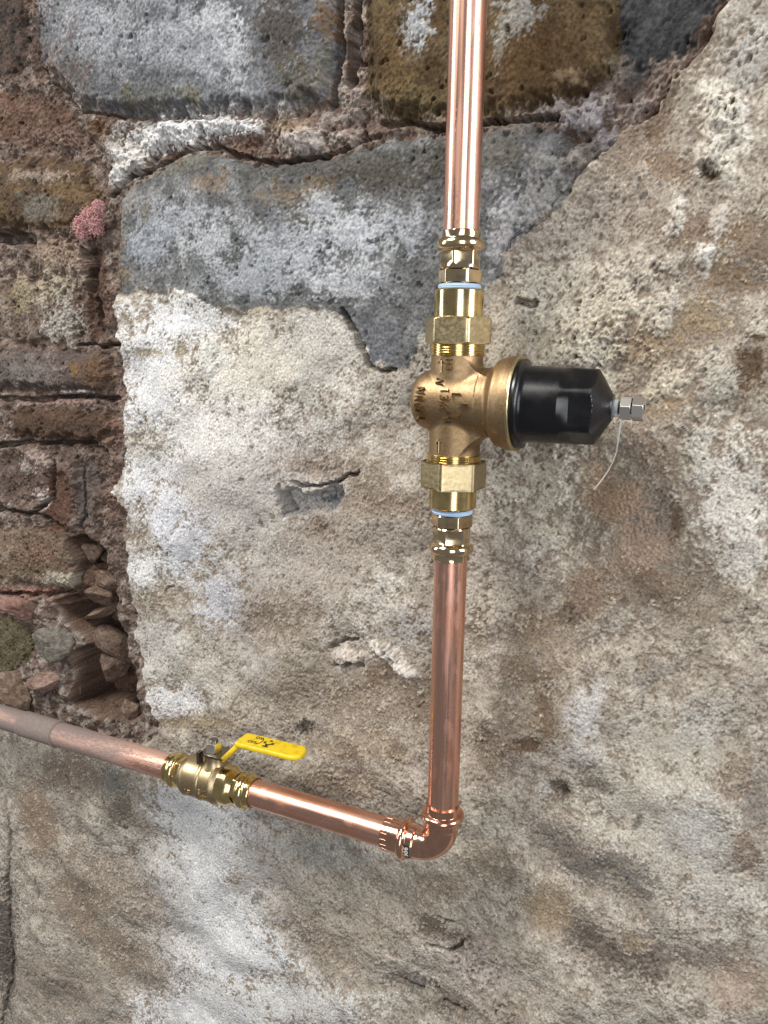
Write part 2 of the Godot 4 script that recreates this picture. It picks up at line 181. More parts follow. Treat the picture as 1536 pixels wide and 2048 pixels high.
	[-0.4423, 0.0081, 0.0395, 0.0009, -0.0016, -0.0139, 0.221, 0.195, 0.183, 0.6, 0.6, 0, 0.0002, 0, -1],
	[-0.3932, -0.011, 0.025, 0.0009, -0.0003, -0.0027, 0.509, 0.435, 0.406, 0.8, 0.6, 0.001, 0.0004, 0, -1],
	[-0.4526, -0.0802, 0.0205, 0.0015, -0.0013, -0.0108, 0.386, 0.306, 0.274, 0.7, 0.7, 0.001, 0.0008, 0, -1],
	[-0.45, -0.1169, 0.0124, 0.0012, -0.001, -0.0091, 0.511, 0.457, 0.437, 0.85, 0.6, 0.002, 0.0008, 0, -1],
	[-0.4708, -0.089, 0.014, 0.0011, -0.0007, -0.006, 0.302, 0.263, 0.248, 0.7, 0.6, 0.001, 0.0006, 0, -1],
	[-0.4228, -0.0213, 0.0519, 0.0021, -0.0004, -0.0037, 0.298, 0.203, 0.178, 0.6, 0.6, 0.001, 0.0006, 0, -1],
	[-0.4208, 0.0845, 0.0377, -0.0008, -0.0017, -0.0152, 0.396, 0.35, 0.268, 0.7, 0.7, 0.001, 0.0008, 0, -1],
	[-0.4053, 0.0536, 0.0249, -0.0001, -0.0021, -0.0198, 0.432, 0.412, 0.374, 0.7, 0.7, 0.001, 0.0008, 0, -1],
	[-0.4604, 0.0763, 0.0165, -0.0003, -0.0023, -0.0179, 0.299, 0.252, 0.156, 0.6, 0.6, 0, 0.0006, 0, -1],
	[-0.4165, 0.1774, 0.0364, -0.0027, -0.0007, -0.0057, 0.347, 0.288, 0.25, 0.6, 0.7, 0.001, 0.0007, 0, -1],
	[-0.4051, 0.1141, 0.0305, -0.0012, -0.0014, -0.0127, 0.344, 0.263, 0.206, 0.7, 0.7, 0.001, 0.0008, 0, -1],
	[-0.3468, 0.0704, 0.0115, -0.0001, -0.0021, -0.0252, 0.182, 0.113, 0.087, 0.6, 0.6, 0, 0.0006, 0, -1],
	[-0.3958, -0.1706, 0.0092, 0.0012, -0.0012, -0.0131, 0.304, 0.304, 0.264, 0.8, 0.6, 0.002, 0.0005, 0, -1],
	[-0.4249, -0.1973, 0.0332, 0.0003, -0.0031, -0.0095, 0.409, 0.38, 0.31, 0.75, 0.6, 0.002, 0.0006, 0, -1],
	[-0.4635, -0.1742, 0.0284, 0.0036, -0.0018, -0.0157, 0.223, 0.139, 0.097, 0.6, 0.6, 0, 0.0005, 0, -1],
	[-0.483, -0.219, 0.066, 0.01, -0.0009, -0.0076, 0.294, 0.152, 0.122, 0.7, 0.6, 0, 0.0004, 0, -1],
	[-0.3422, -0.0158, 0.0094, 0.0004, -0.0011, -0.0133, 0.298, 0.21, 0.178, 0.7, 0.6, 0.001, 0.0008, 0, -1],
	[-0.3507, -0.0475, 0.012, 0.0007, -0.0015, -0.0182, 0.209, 0.129, 0.101, 0.7, 0.6, 0.001, 0.0009, 0, -1],
	[-0.3557, -0.1079, 0.016, 0.0015, -0.0023, -0.0285, 0.189, 0.123, 0.096, 0.7, 0.6, 0.001, 0.0009, 0, -1],
	[-0.3542, -0.1651, 0.0162, 0.0021, -0.0024, -0.0295, 0.153, 0.112, 0.091, 0.7, 0.6, 0.001, 0.001, 0, -1],
	[0.1071, -0.0302, 0.1033, 0.007, 0.0132, -0.1702, 0.484, 0.422, 0.33, 0.35, 0.6, 0, 0, 1, 0.12],
	[0.0475, 0.033, 0.0619, 0.0232, 0.0346, -0.0796, 0.532, 0.466, 0.359, 0.4, 0.7, 0, 0.00015, 1, 1.05],
	[-0.2119, -0.077, 0.1324, 0.0112, -0.0033, -0.098, 0.577, 0.565, 0.553, 0.6, 0.6, 0, -0.0001, 1, 1.05],
	[-0.125, 0.0307, 0.0524, 0.0007, -0.0002, -0.0485, 0.615, 0.596, 0.555, 0.8, 0.6, 0, -0.0001, 1, 1.05],
	[-0.1303, -0.1359, 0.0699, 0.0091, -0.0003, -0.0504, 0.512, 0.479, 0.448, 0.5, 0.7, 0, 0, 1, 1.05],
	[-0.2494, -0.4935, 0.1149, 0.0406, -0.006, -0.1467, 0.617, 0.617, 0.617, 0.6, 0.6, 0, -0.00015, 1, 1.05],  # broad pale ground of the daylight pool painted at lower left
	[0.1542, -0.2908, 0.0707, 0.0212, 0.0066, -0.0763, 0.548, 0.514, 0.45, 0.5, 0.6, 0, -0.0001, 1, 1.05],
	[-0.092, -0.4181, 0.0872, 0.0295, 0.0004, -0.059, 0.475, 0.434, 0.376, 0.5, 0.6, 0, -0.0001, 1, -1],
	[-0.2525, 0.0532, 0.0669, -0.0002, -0.0011, -0.022, 0.714, 0.726, 0.744, 0.85, 0.6, 0.0005, 0.0001, 1, 1.05],
	[-0.2816, 0.0036, 0.0516, 0.0015, -0.0035, -0.0591, 0.714, 0.726, 0.744, 0.95, 0.5, 0.0006, -0.0001, 1, 1.05],
	[-0.2016, 0.0099, 0.0733, 0.0019, -0.0012, -0.0379, 0.741, 0.707, 0.636, 0.95, 0.5, 0.0008, -0.00035, 1, 1.05],
	[-0.161, 0.0226, 0.0506, 0.0009, -0.0005, -0.0327, 0.682, 0.643, 0.564, 0.92, 0.5, 0.0006, -0.00035, 1, 1.05],
	[-0.236, -0.0365, 0.0778, 0.0044, -0.0014, -0.0337, 0.714, 0.701, 0.674, 0.95, 0.5, 0.0005, -0.00035, 1, 1.05],
	[-0.1338, 0.0344, 0.0309, 0.0003, -0.0002, -0.0337, 0.466, 0.456, 0.425, 0.7, 0.5, 0.0005, 0, 1, 1.05],
	[-0.3029, -0.0713, 0.0342, 0.0026, -0.0035, -0.0539, 0.714, 0.726, 0.744, 0.85, 0.6, 0.0003, 0.0001, 1, 1.05],
	[-0.2827, -0.1099, 0.0282, 0.0029, -0.0023, -0.0409, 0.638, 0.648, 0.69, 0.8, 0.6, 0.0003, 0.0001, 1, 1.05],
	[-0.2663, -0.1353, 0.0334, 0.004, -0.0019, -0.0366, 0.615, 0.628, 0.677, 0.8, 0.6, 0.0003, 0.0001, 1, 1.05],
	[-0.3089, -0.164, 0.0272, 0.0036, -0.0019, -0.0287, 0.714, 0.726, 0.744, 0.8, 0.6, 0.0002, 0.0001, 1, 1.05],
	[-0.2261, -0.1846, 0.0322, 0.005, -0.0012, -0.0323, 0.515, 0.527, 0.578, 0.75, 0.6, 0.0002, 0.0001, 1, 1.05],
	[-0.1688, -0.1539, 0.0296, 0.0041, -0.0006, -0.0349, 0.454, 0.429, 0.414, 0.6, 0.6, 0, 0, 1, -1],
	[-0.296, -0.2392, 0.0327, 0.006, -0.0027, -0.0448, 0.552, 0.552, 0.534, 0.65, 0.6, 0.0002, 0.0001, 1, 1.05],
	[-0.245, -0.249, 0.0505, 0.0098, -0.0014, -0.034, 0.512, 0.49, 0.438, 0.6, 0.6, 0.0002, 0.0001, 1, 1.05],
	[-0.2872, -0.2923, 0.0419, 0.0091, -0.0011, -0.0205, 0.714, 0.726, 0.744, 0.75, 0.6, 0.0003, 0.0001, 1, 1.05],
	[-0.29, 0.0265, 0.0185, 0.0003, -0.0003, -0.0042, 0.306, 0.244, 0.134, 0.75, 0.6, 0, 0, 1, 0.12],
	[-0.2579, 0.0281, 0.0073, 0.0001, -0.0004, -0.0082, 0.306, 0.244, 0.134, 0.7, 0.6, 0, 0, 1, 0.12],
	[-0.231, 0.0213, 0.0182, 0.0003, -0.0007, -0.0169, 0.657, 0.657, 0.619, 0.9, 0.7, 0.0015, 0.0009, 1, 1.05],
	[-0.1975, 0.0654, 0.0267, -0.0003, -0.0003, -0.0107, 0.375, 0.331, 0.237, 0.85, 0.5, 0.003, 0.0002, 1, 0.12],
	[-0.1763, 0.0659, 0.0111, -0.0001, -0.0001, -0.0053, 0.427, 0.379, 0.269, 0.8, 0.5, 0.002, 0.0003, 1, 0.12],
	[-0.3016, -0.0512, 0.0261, 0.0017, -0.001, -0.0159, 0.484, 0.422, 0.321, 0.55, 0.6, 0, 0, 1, 0.12],
	[-0.2068, -0.0766, 0.0607, 0.0051, -0.0007, -0.0212, 0.443, 0.423, 0.404, 0.6, 0.6, 0, 0.0002, 1, -1],
	[-0.1674, -0.0733, 0.0288, 0.0024, -0.0003, -0.0165, 0.489, 0.468, 0.447, 0.6, 0.6, 0.0005, 0.0003, 1, 1.05],
	[-0.2993, -0.196, 0.0272, -0.004, -0.0092, -0.0195, 0.3, 0.261, 0.192, 0.5, 0.6, 0, 0.0001, 1, 0.12],
	[-0.3133, -0.1409, 0.0177, 0.0021, -0.0013, -0.0189, 0.3, 0.254, 0.199, 0.5, 0.6, 0, 0.0002, 1, 0.12],
	[-0.2588, -0.3061, 0.0522, 0.012, -0.0003, -0.0071, 0.343, 0.269, 0.163, 0.7, 0.6, 0, 0.0002, 1, 0.12],
	[-0.1905, -0.2246, 0.0312, 0.0058, -0.001, -0.0417, 0.433, 0.413, 0.403, 0.5, 0.6, 0, 0, 1, -1],
	[-0.1254, -0.0578, 0.0541, 0.0041, 0, -0.0119, 0.264, 0.188, 0.137, 0.5, 0.7, 0, 0.0003, 1, 0.12],
	[-0.075, -0.083, 0.0487, 0.0047, 0.0002, -0.0117, 0.188, 0.113, 0.079, 0.6, 0.7, 0, 0.0002, 1, 0.12],
	[-0.0858, -0.0672, 0.0214, 0.0018, 0.0001, -0.0093, 0.196, 0.136, 0.096, 0.6, 0.7, 0, 0.0002, 1, 0.12],
	[-0.103, -0.1098, 0.0667, 0.0076, 0.0001, -0.0223, 0.31, 0.27, 0.227, 0.6, 0.6, 0, 0.0002, 1, -1],
	[-0.0384, 0.0107, 0.0233, 0.0007, 0.0011, -0.0391, 0.432, 0.412, 0.383, 0.6, 0.6, 0.0008, 0.0005, 1, -1],
	[-0.0624, 0.0316, 0.012, 0.0002, 0.0003, -0.0178, 0.226, 0.163, 0.131, 0.7, 0.6, 0, 0.0004, 1, 0.12],
	[-0.0699, -0.0049, 0.0204, 0.0008, 0.0003, -0.0221, 0.378, 0.351, 0.308, 0.6, 0.6, 0.0006, 0.0004, 1, -1],
	[-0.1211, -0.1347, 0.0552, 0.0072, -0.0001, -0.0376, 0.366, 0.314, 0.266, 0.5, 0.6, 0, 0.0001, 1, -1],
	[-0.1694, -0.187, 0.0449, 0.0073, -0.0006, -0.0312, 0.309, 0.25, 0.205, 0.5, 0.6, 0, 0.0001, 1, 0.12],
	[-0.1309, -0.247, 0.0532, 0.0111, -0.0002, -0.0294, 0.206, 0.174, 0.141, 0.6, 0.7, 0, 0.0003, 1, -1],
	[-0.075, -0.2462, 0.0492, 0.0107, 0.0003, -0.024, 0.233, 0.184, 0.131, 0.6, 0.7, 0, 0.0004, 1, 0.12],
	[-0.143, -0.285, 0.0109, 0.0026, -0.0001, -0.0084, 0.047, 0.04, 0.032, 0.85, 0.7, -0.001, 0.0004, 1, -1],
	[-0.0574, -0.2871, 0.0089, 0.0022, 0.0002, -0.0106, 0.064, 0.051, 0.04, 0.9, 0.7, -0.0015, 0.0003, 1, -1],
	[-0.0929, -0.2882, 0.0558, 0.0137, 0.0001, -0.0163, 0.306, 0.237, 0.15, 0.6, 0.7, 0, 0.0003, 1, 0.12],
	[-0.0359, -0.2377, 0.0211, 0.0046, 0.0006, -0.0253, 0.189, 0.133, 0.088, 0.6, 0.7, 0, 0.0005, 1, 0.12],
	[-0.0697, -0.1563, 0.0215, 0.0033, 0.0003, -0.0225, 0.614, 0.583, 0.525, 0.6, 0.7, 0.0008, 0.0005, 1, 1.05],
	[-0.1027, -0.1868, 0.0274, 0.0046, 0.0001, -0.0145, 0.548, 0.503, 0.449, 0.6, 0.7, 0.001, 0.0006, 1, 1.05],
	[-0.1026, -0.2135, 0.0184, 0.0035, 0, -0.0104, 0.612, 0.552, 0.496, 0.8, 0.6, 0.007, 0.0014, 1, 1.05],
	[-0.069, -0.202, 0.0145, -0.007, -0.0044, -0.0071, 0.641, 0.61, 0.568, 0.85, 0.6, 0.009, 0.0014, 1, 1.05],
	[-0.0536, -0.2139, 0.0151, -0.0093, -0.0043, -0.006, 0.628, 0.597, 0.555, 0.85, 0.6, 0.007, 0.0013, 1, 1.05],
	[-0.0709, -0.2216, 0.0177, 0.0035, 0.0002, -0.0128, 0.151, 0.098, 0.057, 0.7, 0.7, -0.001, 0.0006, 1, 0.12],
	[-0.0458, -0.1771, 0.0252, 0.0043, 0.0004, -0.0163, 0.391, 0.382, 0.382, 0.6, 0.7, 0, 0.0004, 1, -1],
	[0.0064, -0.1643, 0.0155, 0.0026, 0.0009, -0.0234, 0.264, 0.208, 0.138, 0.6, 0.7, 0, 0.0005, 1, 0.12],
	[-0.1302, -0.1067, 0.0184, 0.002, -0.0001, -0.0103, 0.183, 0.128, 0.096, 0.5, 0.8, 0, 0.0003, 1, 0.12],
	[0.0622, 0.1355, 0.0123, 0.0077, 0.0079, -0.0103, 0.213, 0.181, 0.141, 0.6, 0.9, 0, 0.0001, 1, -1],
	[0.0922, 0.162, 0.0138, 0.0084, 0.0068, -0.009, 0.19, 0.144, 0.11, 0.6, 0.9, 0, 0.0002, 1, 0.12],
	[0.0301, 0.1038, 0.0159, 0.0101, 0.0062, -0.008, 0.259, 0.231, 0.197, 0.55, 0.9, 0, 0.0002, 1, -1],
	[0.1255, 0.202, 0.0103, -0.0058, -0.0056, -0.0136, 0.258, 0.209, 0.166, 0.55, 0.9, 0, 0.0002, 1, 0.12],
	[0.046, 0.0589, 0.0434, -0.0003, 0.0017, -0.0289, 0.431, 0.407, 0.36, 0.6, 0.6, 0.0006, 0.0004, 1, -1],
	[0.0209, 0.0835, 0.0172, -0.0005, 0.0008, -0.0161, 0.303, 0.283, 0.256, 0.6, 0.6, 0, 0.0004, 1, -1],
	[0.0596, 0.1025, 0.0268, 0.0141, 0.0142, -0.0218, 0.41, 0.381, 0.345, 0.6, 0.6, 0.0003, 0.0003, 1, -1],
	[0.0865, 0.1192, 0.0278, 0.0146, 0.0154, -0.0239, 0.377, 0.333, 0.295, 0.6, 0.6, 0, 0.0003, 1, -1],
	[0.0869, 0.154, 0.0164, 0.0044, 0.0061, -0.014, 0.197, 0.15, 0.115, 0.6, 0.7, 0, 0.0003, 1, 0.12],
	[0.1061, 0.1691, 0.0084, -0.0037, -0.0061, -0.0202, 0.139, 0.089, 0.057, 0.7, 0.7, -0.0015, 0.0003, 1, 0.12],
	[0.1156, 0.1417, 0.0194, -0.0083, -0.0027, -0.0093, 0.224, 0.15, 0.097, 0.75, 0.7, -0.001, 0.0004, 1, 0.12],
	[0.1393, 0.1412, 0.0165, -0.0013, 0.0016, -0.0167, 0.523, 0.49, 0.428, 0.8, 0.7, 0.0015, 0.0008, 1, 1.05],
	[0.1499, 0.1962, 0.0128, -0.0061, -0.0072, -0.0259, 0.466, 0.45, 0.42, 0.8, 0.6, 0.001, 0.0005, 1, -1],
	[0.1421, 0.1686, 0.0149, -0.0015, 0.0013, -0.0135, 0.614, 0.583, 0.525, 0.8, 0.7, 0.003, 0.0012, 1, 1.05],
	[0.1371, 0.1353, 0.0066, -0.0005, 0.0007, -0.0073, 0.085, 0.048, 0.029, 0.9, 0.7, -0.005, 0.0006, 1, 0.12],
	[0.1318, 0.1023, 0.0255, -0.0012, 0.0012, -0.0133, 0.217, 0.147, 0.099, 0.75, 0.7, -0.0005, 0.0003, 1, 0.12],
	[0.1497, 0.0757, 0.0278, -0.0006, 0.0016, -0.0163, 0.231, 0.159, 0.1, 0.8, 0.7, -0.0005, 0.0001, 1, 0.12],
	[0.1641, 0.0952, 0.0134, -0.0005, 0.002, -0.0197, 0.21, 0.147, 0.093, 0.75, 0.7, -0.0005, 0.0002, 1, 0.12],
	[0.121, 0.1114, 0.005, -0.002, -0.0037, -0.0133, 0.654, 0.616, 0.556, 0.85, 0.8, 0.002, 0.001, 1, 1.05],
	[0.1386, 0.089, 0.0066, -0.0026, -0.0023, -0.0086, 0.684, 0.658, 0.607, 0.9, 0.8, 0.0025, 0.001, 1, 1.05],
	[0.145, 0.1101, 0.0044, -0.001, -0.0006, -0.0083, 0.606, 0.552, 0.496, 0.8, 0.8, 0.002, 0.0008, 1, 1.05],
	[0.1167, 0.0764, 0.0214, 0.0077, 0.0075, -0.017, 0.464, 0.423, 0.366, 0.7, 0.7, 0.0008, 0.0008, 1, -1],
	[0.0927, 0.077, 0.0229, 0.0132, 0.0104, -0.016, 0.493, 0.456, 0.406, 0.7, 0.7, 0.0008, 0.0006, 1, 1.05],
	[0.0738, 0.0334, 0.0345, 0.0066, 0.0046, -0.0189, 0.523, 0.49, 0.417, 0.8, 0.7, 0.001, 0.0013, 1, 1.05],
	[0.111, 0.037, 0.0272, 0.0003, 0.0015, -0.0186, 0.314, 0.226, 0.139, 0.75, 0.8, -0.0005, 0.0007, 1, 0.12],
	[0.0839, 0.0493, 0.0189, 0, 0.0008, -0.0113, 0.306, 0.226, 0.147, 0.75, 0.8, -0.0005, 0.0006, 1, 0.12],
	[0.1394, 0.0493, 0.0229, 0, 0.0014, -0.015, 0.309, 0.223, 0.133, 0.75, 0.7, -0.0005, 0.0002, 1, 0.12],
	[0.1704, 0.0522, 0.0098, 0, 0.0015, -0.0145, 0.493, 0.456, 0.391, 0.8, 0.7, 0.0008, 0.0006, 1, -1],
	[0.1706, 0.0228, 0.0126, 0.0003, 0.0017, -0.0167, 0.108, 0.067, 0.038, 0.9, 0.7, -0.003, 0.0005, 1, 0.12],
	[0.1517, 0.0162, 0.0114, 0.0003, 0.002, -0.0213, 0.523, 0.49, 0.428, 0.8, 0.7, 0.001, 0.0009, 1, 1.05],
	[0.1247, -0.0009, 0.018, 0.0008, 0.0009, -0.0107, 0.392, 0.287, 0.195, 0.9, 0.6, -0.0003, -0.0003, 1, 0.12],
	[0.0328, 0.0525, 0.0171, 0, 0.001, -0.0196, 0.499, 0.467, 0.406, 0.6, 0.7, 0.001, 0.0008, 1, 1.05],
	[0.1183, 0.0584, 0.0086, -0.0032, -0.0039, -0.0142, 0.612, 0.564, 0.485, 0.75, 0.8, 0.0015, 0.001, 1, 1.05],
	[0.0812, -0.0523, 0.0118, -0.0011, -0.0021, -0.0204, 0.423, 0.305, 0.209, 0.95, 0.4, 0, -0.00042, 1, 0.12],
	[0.0985, -0.0644, 0.0213, 0.002, 0.0014, -0.0189, 0.402, 0.287, 0.195, 0.95, 0.5, 0, -0.0004, 1, 0.12],
	[0.1184, -0.093, 0.0189, 0.0023, 0.0022, -0.0272, 0.383, 0.28, 0.214, 0.9, 0.6, 0, -0.0003, 1, 0.12],
	[0.0523, -0.0513, 0.0262, 0.0021, 0.0018, -0.0313, 0.535, 0.502, 0.428, 0.85, 0.7, 0.0008, 0.001, 1, 1.05],
	[0.0251, -0.0751, 0.0182, 0.0018, 0.001, -0.0217, 0.464, 0.433, 0.375, 0.7, 0.7, 0.0005, 0.0007, 1, -1],
	[0.0583, -0.0931, 0.0174, 0.002, 0.0008, -0.0143, 0.51, 0.467, 0.387, 0.7, 0.7, 0.0005, 0.0008, 1, 1.05],
	[0.1232, -0.0373, 0.0153, 0.0011, 0.0012, -0.0149, 0.163, 0.107, 0.075, 0.6, 0.8, 0, 0.0006, 1, 0.12],
	[0.1126, -0.0207, 0.0185, 0.0011, 0.0007, -0.0084, 0.19, 0.133, 0.096, 0.65, 0.8, 0, 0.0005, 1, 0.12],
	[0.1362, -0.0123, 0.0178, 0.001, 0.0011, -0.0126, 0.476, 0.444, 0.385, 0.7, 0.7, 0.0006, 0.0008, 1, -1],
	[0.1323, -0.0546, 0.0139, 0.0013, 0.0011, -0.0131, 0.451, 0.391, 0.328, 0.65, 0.8, 0.0008, 0.0009, 1, -1],
	[0.1362, -0.0741, 0.0055, 0.0006, 0.001, -0.0119, 0.122, 0.069, 0.042, 0.8, 0.7, -0.001, 0.0003, 1, 0.12],
	[0.1711, -0.0575, 0.0227, 0.0022, 0.0041, -0.0412, 0.627, 0.597, 0.549, 0.95, 0.5, 0.0012, 0.0004, 1, 1.05],
	[0.1774, -0.0924, 0.0171, 0.0022, 0.0019, -0.0194, 0.588, 0.564, 0.518, 0.85, 0.6, 0.0006, 0.0003, 1, 1.05],
	[0.1467, -0.0307, 0.0117, 0.0008, 0.0023, -0.0253, 0.549, 0.52, 0.466, 0.8, 0.7, 0.0006, 0.0005, 1, 1.05],
	[0.1234, -0.1166, 0.041, -0.002, -0.0011, -0.0139, 0.17, 0.115, 0.077, 0.7, 0.8, 0, 0.0003, 1, 0.12],
	[0.0848, -0.1293, 0.0203, 0.003, 0.0014, -0.0201, 0.227, 0.147, 0.095, 0.7, 0.8, 0, 0.0004, 1, 0.12],
	[0.0416, -0.1134, 0.0252, 0.0033, 0.001, -0.0183, 0.442, 0.412, 0.374, 0.7, 0.7, 0.0003, 0.0005, 1, -1],
	[0.1437, -0.1327, 0.0335, -0.0046, -0.0013, -0.0089, 0.159, 0.122, 0.095, 0.65, 0.8, 0, 0.0003, 1, -1],
	[0.1789, -0.122, 0.0197, -0.005, -0.0014, -0.0065, 0.213, 0.181, 0.152, 0.6, 0.8, 0, 0.0003, 1, -1],
	[0.0722, -0.1496, 0.0125, 0.002, 0.0006, -0.0096, 0.113, 0.076, 0.05, 0.7, 0.8, -0.001, 0.0004, 1, 0.12],
	[0.0442, -0.1618, 0.0219, 0.0037, 0.0011, -0.0212, 0.305, 0.222, 0.133, 0.7, 0.7, 0, 0.0006, 1, 0.12],
	[0.0423, -0.197, 0.0222, 0.0044, 0.0007, -0.014, 0.151, 0.098, 0.057, 0.7, 0.8, 0, 0.0005, 1, 0.12],
	[0.0668, -0.1768, 0.0248, 0.0046, 0.0011, -0.0188, 0.384, 0.313, 0.229, 0.6, 0.7, 0, 0.0004, 1, 0.12],
	[0.1109, -0.165, 0.0296, 0.0054, 0.0016, -0.0216, 0.463, 0.412, 0.356, 0.7, 0.7, 0, 0.0002, 1, -1],
	[0.1289, -0.1835, 0.0094, -0.0019, -0.0025, -0.0108, 0.16, 0.139, 0.129, 0.5, 0.8, 0, 0.0002, 1, -1],
	[0.0605, -0.2247, 0.0131, 0.0029, 0.0013, -0.0235, 0.162, 0.102, 0.061, 0.8, 0.8, 0, 0.0005, 1, 0.12],
	[0.0489, -0.2515, 0.0172, 0.0042, 0.0004, -0.0072, 0.098, 0.055, 0.029, 0.85, 0.8, -0.0015, 0.0005, 1, 0.12],
	[0.0905, -0.2141, 0.0138, 0.003, 0.0015, -0.0228, 0.538, 0.527, 0.516, 0.75, 0.7, 0.0005, 0.0004, 1, 1.05],
	[0.0875, -0.25, 0.0161, 0.0108, 0.0058, -0.0135, 0.514, 0.503, 0.481, 0.7, 0.6, 0.0003, 0.0002, 1, 1.05],
	[0.0733, -0.284, 0.0117, 0.0032, 0.0006, -0.0105, 0.12, 0.097, 0.07, 0.85, 0.7, -0.002, 0.0004, 1, -1],
	[0.0623, -0.2891, 0.0059, 0.0016, 0.0007, -0.0122, 0.55, 0.527, 0.494, 0.7, 0.7, 0.0006, 0.0005, 1, 1.05],
	[0.1487, -0.2272, 0.038, 0.0092, 0.0025, -0.0293, 0.499, 0.467, 0.406, 0.8, 0.6, 0, 0.0001, 1, 1.05],
	[0.1297, -0.2783, 0.042, -0.0056, -0.006, -0.0276, 0.536, 0.502, 0.439, 0.85, 0.5, 0.0002, -0.0001, 1, 1.05],
	[0.1701, -0.286, 0.0305, -0.004, -0.006, -0.0308, 0.538, 0.526, 0.493, 0.85, 0.5, 0.0002, -0.0001, 1, 1.05],
	[0.1902, -0.3303, 0.0277, 0.0096, 0.0037, -0.0382, 0.512, 0.49, 0.448, 0.7, 0.6, 0, 0.0001, 1, 1.05],
	[0.1014, -0.271, 0.0141, -0.0019, -0.0015, -0.0064, 0.121, 0.107, 0.094, 0.75, 0.8, 0, 0.0001, 1, -1],
	[0.0874, -0.3318, 0.0302, -0.0163, -0.0061, -0.0119, 0.143, 0.128, 0.118, 0.75, 0.9, 0, 0.0001, 1, -1],
	[0.1276, -0.3312, 0.0186, -0.0062, -0.0052, -0.0145, 0.127, 0.115, 0.108, 0.75, 0.9, 0, 0.0001, 1, -1],
	[0.1123, -0.4002, 0.0396, -0.0094, -0.0054, -0.0167, 0.115, 0.091, 0.076, 0.8, 0.9, 0, 0.0002, 1, -1],
	[0.1462, -0.3978, 0.0248, -0.0073, -0.0051, -0.0153, 0.12, 0.095, 0.08, 0.7, 0.9, 0, 0.0002, 1, -1],
	[0.1393, -0.3561, 0.014, -0.0084, -0.0035, -0.007, 0.153, 0.122, 0.104, 0.6, 0.9, 0, 0.0002, 1, -1],
	[0.0716, -0.3845, 0.0204, -0.0012, -0.0053, -0.0226, 0.382, 0.295, 0.191, 0.85, 0.6, 0, -0.0002, 1, 0.12],
	[0.1348, -0.3873, 0.01, -0.0006, -0.0023, -0.0113, 0.333, 0.246, 0.168, 0.7, 0.7, 0, -0.0001, 1, 0.12],
	[0.1858, -0.3864, 0.0253, 0.01, 0.001, -0.0104, 0.185, 0.156, 0.135, 0.6, 0.9, 0, 0.0001, 1, -1],
	[0.2064, -0.3986, 0.0215, 0.0089, 0.002, -0.0198, 0.405, 0.314, 0.252, 0.75, 0.7, 0, 0, 1, 0.12],
	[0.2022, -0.2578, 0.0106, 0.0007, -0.001, -0.0258, 0.161, 0.144, 0.139, 0.7, 0.9, 0, 0.0001, 1, -1],
	[0.1876, -0.2396, 0.0117, -0.002, -0.0041, -0.0218, 0.298, 0.223, 0.167, 0.6, 0.8, 0, 0.0001, 1, 0.12],
	[0.1993, -0.2962, 0.009, 0.0028, 0.0022, -0.0222, 0.372, 0.271, 0.207, 0.65, 0.7, 0, 0, 1, 0.12],
	[0.1293, -0.2951, 0.0033, -0.0004, -0.0015, -0.0072, 0.154, 0.138, 0.118, 0.8, 0.6, 0, 0, 1, -1],
	[0.1661, -0.2084, 0.0183, 0.0042, 0.002, -0.0214, 0.432, 0.412, 0.383, 0.6, 0.7, 0, 0.0001, 1, -1],
	[0.0785, 0.0587, 0.0316, 0.0185, 0.0159, -0.0245, 0.605, 0.557, 0.463, 0.8, 1, 0.0015, 0.0007, 1, 1.05],
	[0.0657, 0.0072, 0.0231, 0.0008, 0.001, -0.0164, 0.611, 0.563, 0.474, 0.8, 1, 0.0012, 0.0008, 1, 1.05],
	[0.1219, 0.0154, 0.0172, 0.0114, 0.0069, -0.0106, 0.597, 0.544, 0.441, 0.7, 1.1, 0.0012, 0.0008, 1, 1.05],
	[0.1399, 0.1629, 0.019, -0.0019, 0.0021, -0.0218, 0.654, 0.616, 0.544, 0.8, 1, 0.003, 0.001, 1, 1.05],
	[0.0415, 0.0782, 0.0224, 0.0122, 0.0091, -0.0139, 0.548, 0.514, 0.45, 0.7, 1, 0.001, 0.0006, 1, 1.05],
	[0.0207, -0.1388, 0.0262, 0.0039, 0.0016, -0.0341, 0.522, 0.478, 0.407, 0.7, 1, 0.001, 0.0006, 1, 1.05],
	[0.0196, -0.0361, 0.0181, 0.0012, 0.0012, -0.0247, 0.487, 0.456, 0.396, 0.7, 1, 0.0015, 0.0008, 1, -1],
	[-0.1017, -0.4413, 0.0988, 0.0349, 0.0002, -0.0552, 0.367, 0.323, 0.266, 0.6, 0.6, 0, 0.0001, 1, -1],
	[0.0226, -0.3612, 0.0283, 0.0092, 0.0008, -0.0176, 0.3, 0.261, 0.18, 0.6, 0.7, 0, 0.0001, 1, 0.12],
	[-0.0185, -0.3978, 0.0261, 0.0089, 0.0006, -0.0185, 0.299, 0.245, 0.167, 0.6, 0.7, 0, 0.0002, 1, 0.12],
	[-0.0219, -0.4346, 0.0143, -0.0003, -0.0036, -0.0131, 0.114, 0.08, 0.056, 0.75, 0.8, -0.001, 0.0003, 1, 0.12],
	[0.0048, -0.4422, 0.0292, -0.0058, -0.0041, -0.0108, 0.125, 0.093, 0.07, 0.75, 0.8, -0.001, 0.0004, 1, -1],
	[-0.0408, -0.4996, 0.0225, 0.0028, -0.0022, -0.0107, 0.121, 0.112, 0.103, 0.8, 0.7, -0.001, 0.0003, 1, -1],
	[-0.0042, -0.5008, 0.0252, 0.0005, -0.0035, -0.0136, 0.101, 0.084, 0.07, 0.75, 0.8, -0.001, 0.0004, 1, -1],
